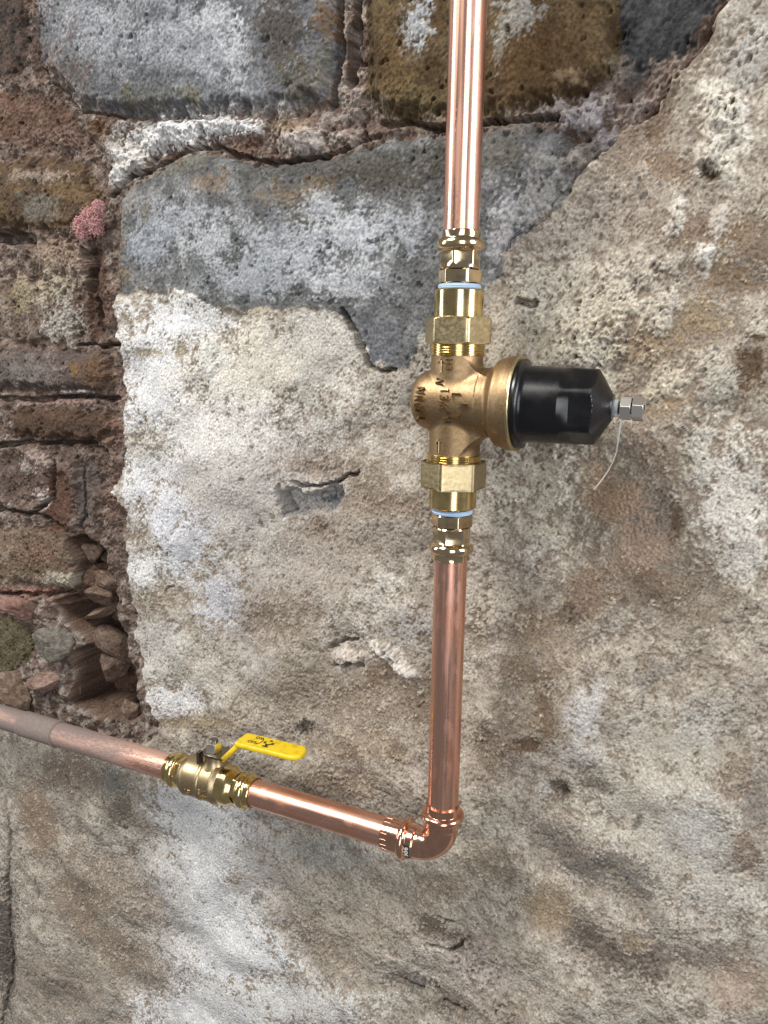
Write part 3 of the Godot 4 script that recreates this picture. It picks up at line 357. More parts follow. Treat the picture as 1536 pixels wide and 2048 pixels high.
	[0.0183, -0.4598, 0.0322, -0.0002, -0.0063, -0.025, 0.388, 0.343, 0.321, 0.65, 0.8, 0.0008, 0.0009, 1, -1],
	[0.0408, -0.4889, 0.0236, 0.0003, -0.0048, -0.0202, 0.301, 0.254, 0.212, 0.6, 0.8, 0.0005, 0.0008, 1, -1],
	[-0.2501, -0.439, 0.0566, 0.018, -0.0036, -0.0875, 0.694, 0.701, 0.708, 0.95, 0.5, 0, -0.00015, 1, 1.05],  # these pale rows paint a pool of daylight on the lower left plaster
	[-0.2721, -0.4, 0.0545, 0.0157, -0.0019, -0.0379, 0.665, 0.672, 0.68, 0.85, 0.6, 0, -0.0001, 1, 1.05],
	[-0.233, -0.5323, 0.0779, 0.0028, -0.0213, -0.0585, 0.694, 0.701, 0.708, 0.95, 0.5, 0, -0.0002, 1, 1.05],
	[-0.2544, -0.6163, 0.1196, 0.0516, -0.002, -0.0485, 0.705, 0.708, 0.712, 0.95, 0.5, 0, -0.0002, 1, 1.05],
	[-0.1543, -0.5675, 0.0869, 0.0248, -0.0041, -0.0293, 0.63, 0.624, 0.605, 0.85, 0.6, 0, -0.0001, 1, 1.05],
	[-0.3175, -0.4945, 0.0423, 0.0006, -0.0155, -0.0376, 0.455, 0.434, 0.414, 0.6, 0.7, 0, 0.0001, 1, -1],
	[-0.3657, -0.5227, 0.0763, -0.0213, -0.0219, -0.0319, 0.308, 0.246, 0.192, 0.5, 0.8, 0, 0.0001, 1, 0.12],
	[-0.4322, -0.5581, 0.0261, -0.0339, -0.0343, -0.0277, 0.176, 0.12, 0.081, 0.6, 0.8, 0, 0.0002, 1, 0.12],
	[-0.4818, -0.4757, 0.0279, 0.0139, 0.0121, -0.0494, 0.262, 0.178, 0.117, 0.75, 0.6, 0, -0.0001, 1, 0.12],
	[-0.4244, -0.4005, 0.049, 0.0059, -0.0083, -0.0281, 0.196, 0.133, 0.096, 0.7, 0.7, 0, 0.0003, 1, 0.12],
	[-0.3658, -0.3934, 0.0243, 0.0065, -0.0016, -0.0204, 0.194, 0.194, 0.176, 0.8, 0.6, 0.001, 0.0002, 1, -1],
	[-0.3581, -0.422, 0.0161, -0.0004, -0.0092, -0.0206, 0.096, 0.084, 0.066, 0.75, 0.7, 0, 0.0003, 1, -1],
	[-0.336, -0.4324, 0.0192, -0.0087, -0.0091, -0.0113, 0.153, 0.122, 0.091, 0.6, 0.8, 0, 0.0003, 1, -1],
	[-0.5559, -0.6695, 0.023, 0.009, -0.0137, -0.1086, 0.068, 0.061, 0.055, 0.85, 0.6, -0.004, 0.0005, 1, -1],
	[-0.4745, -0.681, 0.0816, 0.0086, -0.0208, -0.0465, 0.234, 0.188, 0.153, 0.6, 0.7, 0, 0.0002, 1, -1],
	[-0.3715, -0.6007, 0.0622, -0.0235, -0.0199, -0.0268, 0.189, 0.13, 0.09, 0.6, 0.8, 0, 0.0001, 1, 0.12],
	[-0.1427, -0.4924, 0.0517, -0.0168, -0.0111, -0.0198, 0.257, 0.202, 0.159, 0.5, 0.8, 0, 0.0001, 1, 0.12],
	[-0.1738, -0.425, 0.0648, 0.021, -0.0006, -0.0311, 0.409, 0.381, 0.336, 0.5, 0.7, 0, 0, 1, -1],
	[-0.2188, -0.4557, 0.0147, -0.0031, -0.0061, -0.0113, 0.3, 0.254, 0.199, 0.5, 0.7, 0, 0.0001, 1, 0.12],
	[-0.1967, -0.4695, 0.009, 0.0032, -0.0002, -0.0065, 0.101, 0.084, 0.066, 0.6, 0.8, 0, 0.0002, 1, -1],
	[-0.1217, -0.3982, 0.0501, 0.0159, 0, -0.0198, 0.391, 0.401, 0.373, 0.6, 0.6, 0, 0, 1, -1],
	[-0.1518, -0.358, 0.0412, 0.0117, -0.0002, -0.0197, 0.258, 0.216, 0.172, 0.5, 0.8, 0, 0.0003, 1, -1],
	[-0.1827, -0.337, 0.0298, -0.0023, -0.0038, -0.0102, 0.154, 0.127, 0.104, 0.6, 0.8, 0, 0.0004, 1, -1],
	[-0.1118, -0.3277, 0.0435, 0.0117, 0, -0.0188, 0.374, 0.304, 0.215, 0.5, 0.8, 0, 0.0003, 1, 0.12],
	[0.0086, -0.3213, 0.0244, 0.0071, 0.0008, -0.0217, 0.348, 0.331, 0.266, 0.5, 0.7, 0, 0.0002, 1, -1],
	[0.0225, -0.2662, 0.0196, 0.0049, 0.0011, -0.0248, 0.211, 0.162, 0.111, 0.6, 0.8, 0, 0.0005, 1, 0.12],
	[0.0159, -0.2512, 0.0102, 0.0024, 0.0005, -0.0123, 0.087, 0.068, 0.053, 0.7, 0.8, -0.001, 0.0005, 1, -1],
	[0.0364, -0.2301, 0.0189, 0.0042, 0.001, -0.02, 0.439, 0.39, 0.302, 0.6, 0.7, 0.0005, 0.0006, 1, 0.12],
	[-0.102, -0.3629, 0.0125, 0.0037, 0, -0.0048, 0.115, 0.098, 0.082, 0.5, 0.8, 0, 0.0002, 1, -1],
]

const AXIS_Y := -0.3266        # height of the level pipe
const PLANE := -0.050          # mean face of the wall
var mat := {}

# ---------------------------------------------------------------- helpers
func lin(r: float, g: float, b: float) -> Color:
	return Color(r, g, b).linear_to_srgb()

func thing(called: String, label: String, category: String, at := Vector3.ZERO, group := "") -> Node3D:
	var o := Node3D.new()
	o.name = called
	add_child(o, true)
	o.position = at
	o.set_meta("label", label)
	o.set_meta("category", category)
	if group:
		o.set_meta("group", group)
	return o

func part(called: String, mesh: Mesh, m: Material, parent: Node3D, label := "") -> MeshInstance3D:
	var o := MeshInstance3D.new()
	o.name = called
	o.mesh = mesh
	o.material_override = m
	o.cast_shadow = GeometryInstance3D.SHADOW_CASTING_SETTING_ON
	parent.add_child(o, true)
	if label:
		o.set_meta("label", label)
	return o

func arrays(v: PackedVector3Array, n: PackedVector3Array, uv: PackedVector2Array, c: PackedColorArray, ix: PackedInt32Array) -> ArrayMesh:
	var a := []
	a.resize(Mesh.ARRAY_MAX)
	a[Mesh.ARRAY_VERTEX] = v
	a[Mesh.ARRAY_NORMAL] = n
	if uv.size():
		a[Mesh.ARRAY_TEX_UV] = uv
	if c.size():
		a[Mesh.ARRAY_COLOR] = c
	a[Mesh.ARRAY_INDEX] = ix
	var m := ArrayMesh.new()
	m.add_surface_from_arrays(Mesh.PRIMITIVE_TRIANGLES, a)
	return m

# Puts triangles a b c so that their front (clockwise) looks along the normals.
func tri(ix: PackedInt32Array, v: PackedVector3Array, n: PackedVector3Array, a: int, b: int, c: int) -> void:
	var face := (v[b] - v[a]).cross(v[c] - v[a])
	if face.dot(n[a] + n[b] + n[c]) > 0.0:
		ix.append_array([a, c, b])
	else:
		ix.append_array([a, b, c])

# A turned shape. Rows: [radius, along, hexagon 0..1, cap radius]; a cap cuts the corners of a hexagon.
func row_radius(row: Array, a: float) -> float:
	var r: float = row[0]
	if row.size() > 2 and row[2] > 0.0:
		var q := fposmod(a, PI / 3.0) - PI / 6.0
		r = lerpf(r, r * cos(PI / 6.0) / cos(q), row[2])
	if row.size() > 3:
		r = minf(r, row[3])
	return r

func lathe(rows: Array, segs := 64, along_x := false, turn := 0.0, crease := 32.0) -> ArrayMesh:
	var v := PackedVector3Array()
	var n := PackedVector3Array()
	var uv := PackedVector2Array()
	var ix := PackedInt32Array()
	var count := rows.size()
	var y0: float = rows[0][1]
	var span: float = maxf(absf(rows[count - 1][1] - y0), 0.001)
	var spots := []
	for k in count:
		var ring := PackedVector3Array()
		for s in segs + 1:
			var a := TAU * s / segs
			var r := row_radius(rows[k], a + turn)
			ring.append(Vector3(r * sin(a), rows[k][1], r * cos(a)))
		spots.append(ring)
	var own := []          # normal of each strip at each row and step
	for k in count - 1:
		var at_row := [PackedVector3Array(), PackedVector3Array()]
		for e in 2:
			for s in segs + 1:
				var p: PackedVector3Array = spots[k + e]
				var s1 := (s + 1) if s < segs else 1
				var s0 := (s - 1) if s > 0 else segs - 1
				var around: Vector3 = p[s1] - p[s0]
				if around.length() < 1e-9:
					var q: PackedVector3Array = spots[k + 1 - e]
					around = q[s1] - q[s0]
				var up: Vector3 = spots[k + 1][s] - spots[k][s]
				var m := around.cross(up)
				at_row[e].append(m.normalized() if m.length() > 1e-14 else Vector3.UP)
		own.append(at_row)
	var sense := 1.0
	for k in count - 1:
		for e in 2:
			var base := v.size()
			var other := k - 1 if e == 0 else k + 1
			for s in segs + 1:
				var m: Vector3 = own[k][e][s]
				if other >= 0 and other < count - 1:
					var m2: Vector3 = own[other][1 - e][s]
					if m.dot(m2) > cos(deg_to_rad(crease)):
						m = (m + m2).normalized()
				v.append(spots[k + e][s])
				n.append(m * sense)
				uv.append(Vector2(float(s) / segs, (rows[k + e][1] - y0) / span))
			if e == 1:
				for s in segs:
					var a := base - segs - 1 + s
					var b := base + s
					tri(ix, v, n, a, a + 1, b)
					tri(ix, v, n, a + 1, b + 1, b)
	if along_x:
		for k in v.size():
			v[k] = Vector3(v[k].y, -v[k].x, v[k].z)
			n[k] = Vector3(n[k].y, -n[k].x, n[k].z)
	return arrays(v, n, uv, PackedColorArray(), ix)

# A round bar along a path, with its own radius at every point.
func sweep(path: PackedVector3Array, radii: PackedFloat32Array, segs := 32, flat := 1.0) -> ArrayMesh:
	var v := PackedVector3Array()
	var n := PackedVector3Array()
	var uv := PackedVector2Array()
	var ix := PackedInt32Array()
	var count := path.size()
	var side := Vector3.FORWARD
	var run := 0.0
	for k in count:
		var t := (path[mini(k + 1, count - 1)] - path[maxi(k - 1, 0)]).normalized()
		if k == 0 and absf(t.dot(side)) > 0.9:
			side = Vector3.RIGHT
		side = (side - t * side.dot(t)).normalized()
		var up := t.cross(side).normalized()
		if k > 0:
			run += path[k].distance_to(path[k - 1])
		var slope := 0.0
		if k > 0 and k < count - 1:
			slope = (radii[k + 1] - radii[k - 1]) / maxf(path[k + 1].distance_to(path[k - 1]), 1e-6)
		for s in segs + 1:
			var a := TAU * s / segs
			var out := side * cos(a) + up * sin(a) * flat
			v.append(path[k] + out * radii[k])
			n.append((out.normalized() - t * slope).normalized())
			uv.append(Vector2(float(s) / segs, run))
	for k in count - 1:
		for s in segs:
			var a := k * (segs + 1) + s
			var b := a + segs + 1
			tri(ix, v, n, a, a + 1, b)
			tri(ix, v, n, a + 1, b + 1, b)
	for e in [0, count - 1]:
		var t := (path[1] - path[0]).normalized() * -1.0 if e == 0 else (path[count - 1] - path[count - 2]).normalized()
		var c := v.size()
		v.append(path[e])
		n.append(t)
		uv.append(Vector2.ZERO)
		for s in segs + 1:
			v.append(v[e * (segs + 1) + s])
			n.append(t)
			uv.append(Vector2.ZERO)
		for s in segs:
			tri(ix, v, n, c, c + 1 + s, c + 2 + s)
	return arrays(v, n, uv, PackedColorArray(), ix)

# A flat plate: outline in (x, z), rounded along its upper and lower rim.
func plate(outline: PackedVector2Array, thick: float, bevel: float) -> ArrayMesh:
	var st := SurfaceTool.new()
	st.begin(Mesh.PRIMITIVE_TRIANGLES)
	st.set_smooth_group(1)
	var middle := Vector2.ZERO
	for p in outline:
		middle += p / outline.size()
	var rows := []
	var steps := 4
	for k in steps + 1:
		var a := PI / 2.0 * k / steps
		rows.append([bevel * (1.0 - sin(a)), thick / 2.0 - bevel + bevel * cos(a)])
	for k in range(steps, -1, -1):
		rows.append([rows[k][0], -rows[k][1]])
	var rings := []
	for row in rows:
		var small := Geometry2D.offset_polygon(outline, -row[0], Geometry2D.JOIN_ROUND)
		var ring := PackedVector3Array()
		for k in outline.size():
			var to := middle - outline[k]
			var prev := outline[(k + outline.size() - 1) % outline.size()]
			var next := outline[(k + 1) % outline.size()]
			var nn := (next - prev).orthogonal().normalized()
			if nn.dot(to) < 0.0:
				nn = -nn
			var p: Vector2 = outline[k] + nn * row[0]
			ring.append(Vector3(p.x, row[1], p.y))
		rings.append(ring)
	var v := PackedVector3Array()
	var ix := PackedInt32Array()
	var count := outline.size()
	for ring in rings:
		v.append_array(ring)
	v.append(Vector3(middle.x, thick / 2.0, middle.y))
	v.append(Vector3(middle.x, -thick / 2.0, middle.y))
	var n := PackedVector3Array()
	n.resize(v.size())
	for k in v.size():
		n[k] = v[k] - Vector3(middle.x, 0, middle.y)
	n[v.size() - 2] = Vector3.UP
	n[v.size() - 1] = Vector3.DOWN
	var face := PackedVector3Array()
	face.resize(v.size())
	for r in rings.size() - 1:
		for k in count:
			var a := r * count + k
			var b := r * count + (k + 1) % count
			tri(ix, v, n, a, b, a + count)
			tri(ix, v, n, b, b + count, a + count)
	for k in count:
		tri(ix, v, n, v.size() - 2, k, (k + 1) % count)
		var last := (rings.size() - 1) * count
		tri(ix, v, n, v.size() - 1, last + k, last + (k + 1) % count)
	for k in range(0, ix.size(), 3):
		var f := -(v[ix[k + 1]] - v[ix[k]]).cross(v[ix[k + 2]] - v[ix[k]])
		for e in 3:
			face[ix[k + e]] += f
	for k in v.size():
		face[k] = face[k].normalized()
	return arrays(v, face, PackedVector2Array(), PackedColorArray(), ix)

# A field meshed as surface nets; low..high bounds, cell size.
func nets(field: Callable, low: Vector3, high: Vector3, cell: float) -> ArrayMesh:
	var nx := int(ceil((high.x - low.x) / cell)) + 1
	var ny := int(ceil((high.y - low.y) / cell)) + 1
	var nz := int(ceil((high.z - low.z) / cell)) + 1
	var f := PackedFloat32Array()
	f.resize(nx * ny * nz)
	var at := 0
	for k in nz:
		for j in ny:
			for i in nx:
				f[at] = field.call(low + Vector3(i, j, k) * cell)
				at += 1
	var v := PackedVector3Array()
	var n := PackedVector3Array()
	var ix := PackedInt32Array()
	var slot := PackedInt32Array()
	slot.resize(nx * ny * nz)
	slot.fill(-1)
	var step := [1, nx, nx * ny]
	var corner := [0, 1, nx, nx + 1, nx * ny, nx * ny + 1, nx * ny + nx, nx * ny + nx + 1]
	var edges := [[0, 1], [0, 2], [0, 4], [1, 3], [1, 5], [2, 3], [2, 6], [3, 7], [4, 5], [4, 6], [5, 7], [6, 7]]
	for k in nz - 1:
		for j in ny - 1:
			for i in nx - 1:
				var base := i + j * nx + k * nx * ny
				var inside := 0
				for c in 8:
					if f[base + corner[c]] < 0.0:
						inside += 1
				if inside == 0 or inside == 8:
					continue
				var sum := Vector3.ZERO
				var hits := 0
				for e in edges:
					var fa: float = f[base + corner[e[0]]]
					var fb: float = f[base + corner[e[1]]]
					if (fa < 0.0) != (fb < 0.0):
						var t := fa / (fa - fb)
						var pa := Vector3(e[0] & 1, (e[0] >> 1) & 1, e[0] >> 2)
						var pb := Vector3(e[1] & 1, (e[1] >> 1) & 1, e[1] >> 2)
						sum += pa.lerp(pb, t)
						hits += 1
				var p := low + (Vector3(i, j, k) + sum / hits) * cell
				slot[base] = v.size()
				v.append(p)
				var h := cell * 0.5
				n.append(Vector3(field.call(p + Vector3(h, 0, 0)) - field.call(p - Vector3(h, 0, 0)), field.call(p + Vector3(0, h, 0)) - field.call(p - Vector3(0, h, 0)), field.call(p + Vector3(0, 0, h)) - field.call(p - Vector3(0, 0, h))).normalized())
	for k in range(1, nz - 1):
		for j in range(1, ny - 1):
			for i in range(1, nx - 1):
				var base := i + j * nx + k * nx * ny
				for d in 3:
					if (f[base] < 0.0) == (f[base + step[d]] < 0.0):
						continue
					var b: int = step[(d + 1) % 3]
					var c: int = step[(d + 2) % 3]
					var q := [slot[base - b - c], slot[base - c], slot[base], slot[base - b]]
					if q.min() < 0:
						continue
					tri(ix, v, n, q[0], q[1], q[2])
					tri(ix, v, n, q[0], q[2], q[3])
	return arrays(v, n, PackedVector2Array(), PackedColorArray(), ix)

func smin(a: float, b: float, k: float) -> float:
	var h := maxf(k - absf(a - b), 0.0) / k
	return minf(a, b) - h * h * k * 0.25

# Raised or printed lettering. right: reading direction, up: the top of the letters.
func lettering(words: String, high: float, deep: float, m: Material, parent: Node3D, at: Vector3, right: Vector3, up: Vector3) -> void:
	var f := SystemFont.new()
	f.font_names = PackedStringArray(["Droid Sans"])
	var t := TextMesh.new()
	t.font = f
	t.font_size = 32
	t.text = words
	t.pixel_size = high / 23.0
	t.depth = deep
	t.curve_step = 2.0
	var o := part("lettering", t, m, parent)
	var x := right.normalized()
	var z := x.cross(up).normalized()
	o.transform = Transform3D(Basis(x, z.cross(x), z), at)

func noise(freq: float, octaves: int, seed_: int, kind := FastNoiseLite.TYPE_SIMPLEX_SMOOTH, ridged := false) -> FastNoiseLite:
	var f := FastNoiseLite.new()
	f.noise_type = kind
	f.seed = seed_
	f.frequency = freq
	f.fractal_type = FastNoiseLite.FRACTAL_RIDGED if ridged else (FastNoiseLite.FRACTAL_FBM if octaves > 1 else FastNoiseLite.FRACTAL_NONE)
	f.fractal_octaves = octaves
	return f

# ---------------------------------------------------------------- materials
# Drawn copper: streaks run along the tube; tarnish darkens and reddens it, dust lies on it in ragged film (dust_from..dust_to along v).
func copper(tarnish: float, seed_: int, dusty := false) -> StandardMaterial3D:
	var w := 384
	var h := 768
	var im := Image.create(w, h, false, Image.FORMAT_RGB8)
	var om := Image.create(w, h, false, Image.FORMAT_RGB8)
	var streak := noise(0.05, 3, seed_)
	var blot := noise(0.012, 3, seed_ + 1)
	var fine := noise(0.2, 2, seed_ + 2)
	for y in h:
		for x in w:
			var a := TAU * x / w
			var cx := cos(a) * 60.0
			var cz := sin(a) * 60.0
			var s := streak.get_noise_3d(cx, y * 0.03, cz) + 0.5 * fine.get_noise_3d(cx * 1.5, y * 0.04, cz * 1.5)
			var b := blot.get_noise_3d(cx, y * 0.35, cz)
			var k := clampf(tarnish + 0.45 * s + 0.5 * b, 0.0, 1.0)
			var c := Color(0.94, 0.57, 0.44).lerp(Color(0.72, 0.31, 0.19), k)
			var rough := 0.25 + 0.16 * k + 0.12 * s
			var metal := 1.0
			var dull := smoothstep(0.12, 0.34, blot.get_noise_3d(cx * 2.2 + 90.0, y * 0.8, cz * 2.2))
			rough += 0.09 * dull
			c = c.lerp(Color(0.58, 0.30, 0.22), 0.22 * dull)
			var spot := fine.get_noise_3d(cx * 0.8, y * 0.9, cz * 0.8)
			if spot > 0.44 and b > -0.05:
				c = c.lerp(Color(0.16, 0.09, 0.07), 0.55)
				rough = 0.5
			if dusty:
				var v := float(y) / h
				var up := cz / 60.0
				var d := smoothstep(0.985, 0.90, v + 0.12 * b + 0.05 * fine.get_noise_3d(cx, y, cz)) * clampf(0.95 + 0.7 * b + 0.3 * spot, 0.0, 1.0)
				c = c.lerp(Color(0.195, 0.155, 0.140), d * 0.97)
				rough = lerpf(rough + 0.08, 0.9, d)
				metal = 1.0 - d
			im.set_pixel(x, y, c.linear_to_srgb())
			om.set_pixel(x, y, Color(1.0, clampf(rough, 0.08, 1.0), metal))
	var m := StandardMaterial3D.new()
	m.albedo_texture = ImageTexture.create_from_image(im)
	var ot := ImageTexture.create_from_image(om)
	m.metallic = 1.0
	m.metallic_texture = ot
	m.metallic_texture_channel = BaseMaterial3D.TEXTURE_CHANNEL_BLUE
	m.roughness = 1.0
	m.roughness_texture = ot
	m.roughness_texture_channel = BaseMaterial3D.TEXTURE_CHANNEL_GREEN
	return m

func metal(r: float, g: float, b: float, rough: float, grain := 0.0, grain_size := 900.0, seed_ := 5) -> StandardMaterial3D:
	var m := StandardMaterial3D.new()
	m.albedo_color = lin(r, g, b)
	m.metallic = 1.0
	m.roughness = rough
	if grain > 0.0:
		var t := NoiseTexture2D.new()
		t.width = 256
		t.height = 256
		t.seamless = true
		t.noise = noise(0.06, 3, seed_)
		m.heightmap_enabled = true
		m.heightmap_texture = t
		m.heightmap_scale = grain
		m.uv1_triplanar = true
		m.uv1_scale = Vector3.ONE * grain_size / 10.0
		var ramp := Gradient.new()
		ramp.set_color(0, Color(0.86, 0.85, 0.83))
		ramp.set_color(1, Color(1, 1, 1))
		var c := NoiseTexture2D.new()
		c.width = 256
		c.height = 256
		c.seamless = true
		c.noise = noise(0.02, 4, seed_ + 9)
		c.color_ramp = ramp
		m.albedo_texture = c
	return m

func plain(r: float, g: float, b: float, rough: float) -> StandardMaterial3D:
	var m := StandardMaterial3D.new()
	m.albedo_color = lin(r, g, b)
	m.roughness = rough
	return m

func speckle(freq: float, seed_: int, steps: Array) -> NoiseTexture2D:
	var t := NoiseTexture2D.new()
	t.width = 1024
	t.height = 1024
	t.seamless = true
	t.noise = noise(freq, 3, seed_)
	if steps:
		var ramp := Gradient.new()
		ramp.offsets = PackedFloat32Array([0.0, 0.30, 0.42, 0.56, 0.76])
		var c := PackedColorArray()
		for k in steps:
			c.append(Color(k, k * 0.99, k * 0.98))
		ramp.colors = c
		t.color_ramp = ramp
	return t

# handling marks: patches that are duller or shinier, and a little grime
func wear(m: StandardMaterial3D, low: float, high: float, scale_: float) -> void:
	var f := noise(0.018, 4, int(scale_) + 3)
	var r := NoiseTexture2D.new()
	r.width = 256
	r.height = 256
	r.seamless = true
	r.noise = f
	var g := Gradient.new()
	g.offsets = PackedFloat32Array([0.25, 0.75])
	g.colors = PackedColorArray([Color(low, low, low), Color(high, high, high)])
	r.color_ramp = g
	m.roughness = 1.0
	m.roughness_texture = r
	m.roughness_texture_channel = BaseMaterial3D.TEXTURE_CHANNEL_RED
	m.uv1_triplanar = true
	if m.uv1_scale == Vector3.ONE:
		m.uv1_scale = Vector3.ONE * scale_
	if m.albedo_texture == null:
		var d := NoiseTexture2D.new()
		d.width = 256
		d.height = 256
		d.seamless = true
		d.noise = noise(0.03, 4, int(scale_) + 7)
		var h := Gradient.new()
		h.offsets = PackedFloat32Array([0.2, 0.42, 0.7])
		h.colors = PackedColorArray([Color(0.88, 0.87, 0.85), Color(0.98, 0.98, 0.97), Color(1, 1, 1)])
		d.color_ramp = h
		m.albedo_texture = d

func materials() -> void:
	mat.copper_bright = copper(0.30, 11)
	mat.copper = copper(0.30, 23)
	mat.copper_dark = copper(0.30, 37)
	mat.copper_dusty = copper(0.30, 41, true)
	mat.copper_fitting = metal(0.95, 0.55, 0.40, 0.16, 0.006, 300.0, 8)
	mat.brass = metal(0.78, 0.60, 0.29, 0.16)
	mat.brass_satin = metal(0.64, 0.52, 0.31, 0.37, 0.005, 600.0, 12)
	mat.bronze_bright = metal(0.80, 0.62, 0.40, 0.13)
	mat.cast = metal(0.40, 0.275, 0.155, 0.47, 0.010, 700.0, 15)
	mat.cast_pale = metal(0.55, 0.43, 0.26, 0.40, 0.006, 700.0, 17)
	mat.cast_mark = metal(0.46, 0.32, 0.18, 0.12)
	mat.steel = metal(0.78, 0.75, 0.70, 0.33)
	mat.steel_dark = metal(0.24, 0.21, 0.18, 0.26)
	mat.black = plain(0.005, 0.005, 0.0065, 0.27)
	mat.black.metallic_specular = 0.5
	mat.yellow = plain(0.80, 0.56, 0.015, 0.34)
	mat.ink = plain(0.02, 0.018, 0.012, 0.6)
	mat.white_ink = plain(0.75, 0.72, 0.68, 0.6)
	mat.tape = plain(0.42, 0.56, 0.76, 0.55)
	mat.pink = plain(0.60, 0.34, 0.325, 0.9)
	mat.thread = plain(0.55, 0.46, 0.38, 0.7)
	var clear := StandardMaterial3D.new()
	clear.transparency = BaseMaterial3D.TRANSPARENCY_ALPHA
	clear.albedo_color = Color(0.80, 0.83, 0.84, 0.5)
	clear.roughness = 0.4
	mat.clear = clear
	var w := StandardMaterial3D.new()
	w.vertex_color_use_as_albedo = true
	w.roughness = 0.93
	w.metallic_specular = 0.3
	w.uv1_triplanar = true
	w.uv1_world_triplanar = true
	w.uv1_scale = Vector3.ONE * 2.45
	w.heightmap_enabled = true
	var s: StandardMaterial3D = w.duplicate()
	# sand and lime grain, finer than the wall's own mesh
	w.albedo_texture = speckle(0.17, 61, [0.62, 0.77, 0.88, 0.92, 1.0])
	w.heightmap_texture = speckle(0.12, 67, [])
	w.heightmap_scale = 0.085
	s.albedo_texture = speckle(0.12, 71, [0.60, 0.76, 0.87, 0.92, 1.0])
	s.heightmap_texture = speckle(0.09, 73, [])
	s.heightmap_scale = 0.10
	mat.stone = s
	mat.wall = w
	for e in [["black", 0.20, 0.34, 14.0], ["yellow", 0.30, 0.44, 12.0], ["brass", 0.13, 0.22, 12.0], ["bronze_bright", 0.10, 0.20, 12.0], ["brass_satin", 0.30, 0.42, 12.0], ["cast", 0.42, 0.54, 16.0]]:
		wear(mat[e[0]], e[1], e[2], e[3])
	mat.core = plain(0.2, 0.17, 0.14, 0.95)

# ---------------------------------------------------------------- the wall
func spaced(from: float, to: float, step_from: float, step_to: float) -> PackedFloat32Array:
	var out := PackedFloat32Array()
	var p := from
	while p < to:
		out.append(p)
		p += lerpf(step_from, step_to, (p - from) / (to - from))
	var before := PackedFloat32Array()
	var s := step_from
	p = from
	for k in 34:
		s *= 1.13
		p -= s
		before.append(p)
	before.reverse()
	before.append_array(out)
	s = step_to
	p = out[out.size() - 1]
	for k in 36:
		s *= 1.13
		p += s
		before.append(p)
	return before

func inside_distance(p: PackedFloat32Array, x: float, y: float) -> float:
	var best := 1e9
	var inside := false
	var count := p.size() / 2
	var ax := p[count * 2 - 2]
	var ay := p[count * 2 - 1]
	for k in count:
		var bx := p[k * 2]
		var by := p[k * 2 + 1]
		var ex := bx - ax
		var ey := by - ay
		var t := clampf(((x - ax) * ex + (y - ay) * ey) / (ex * ex + ey * ey), 0.0, 1.0)
		var dx := ax + ex * t - x
		var dy := ay + ey * t - y
		best = minf(best, dx * dx + dy * dy)
		if (ay > y) != (by > y) and x < (bx - ax) * (y - ay) / (by - ay) + ax:
			inside = not inside
		ax = bx
		ay = by
	return sqrt(best) if inside else -sqrt(best)

func first_past(line: PackedFloat32Array, value: float) -> int:
	return clampi(line.bsearch(value), 0, line.size() - 1)

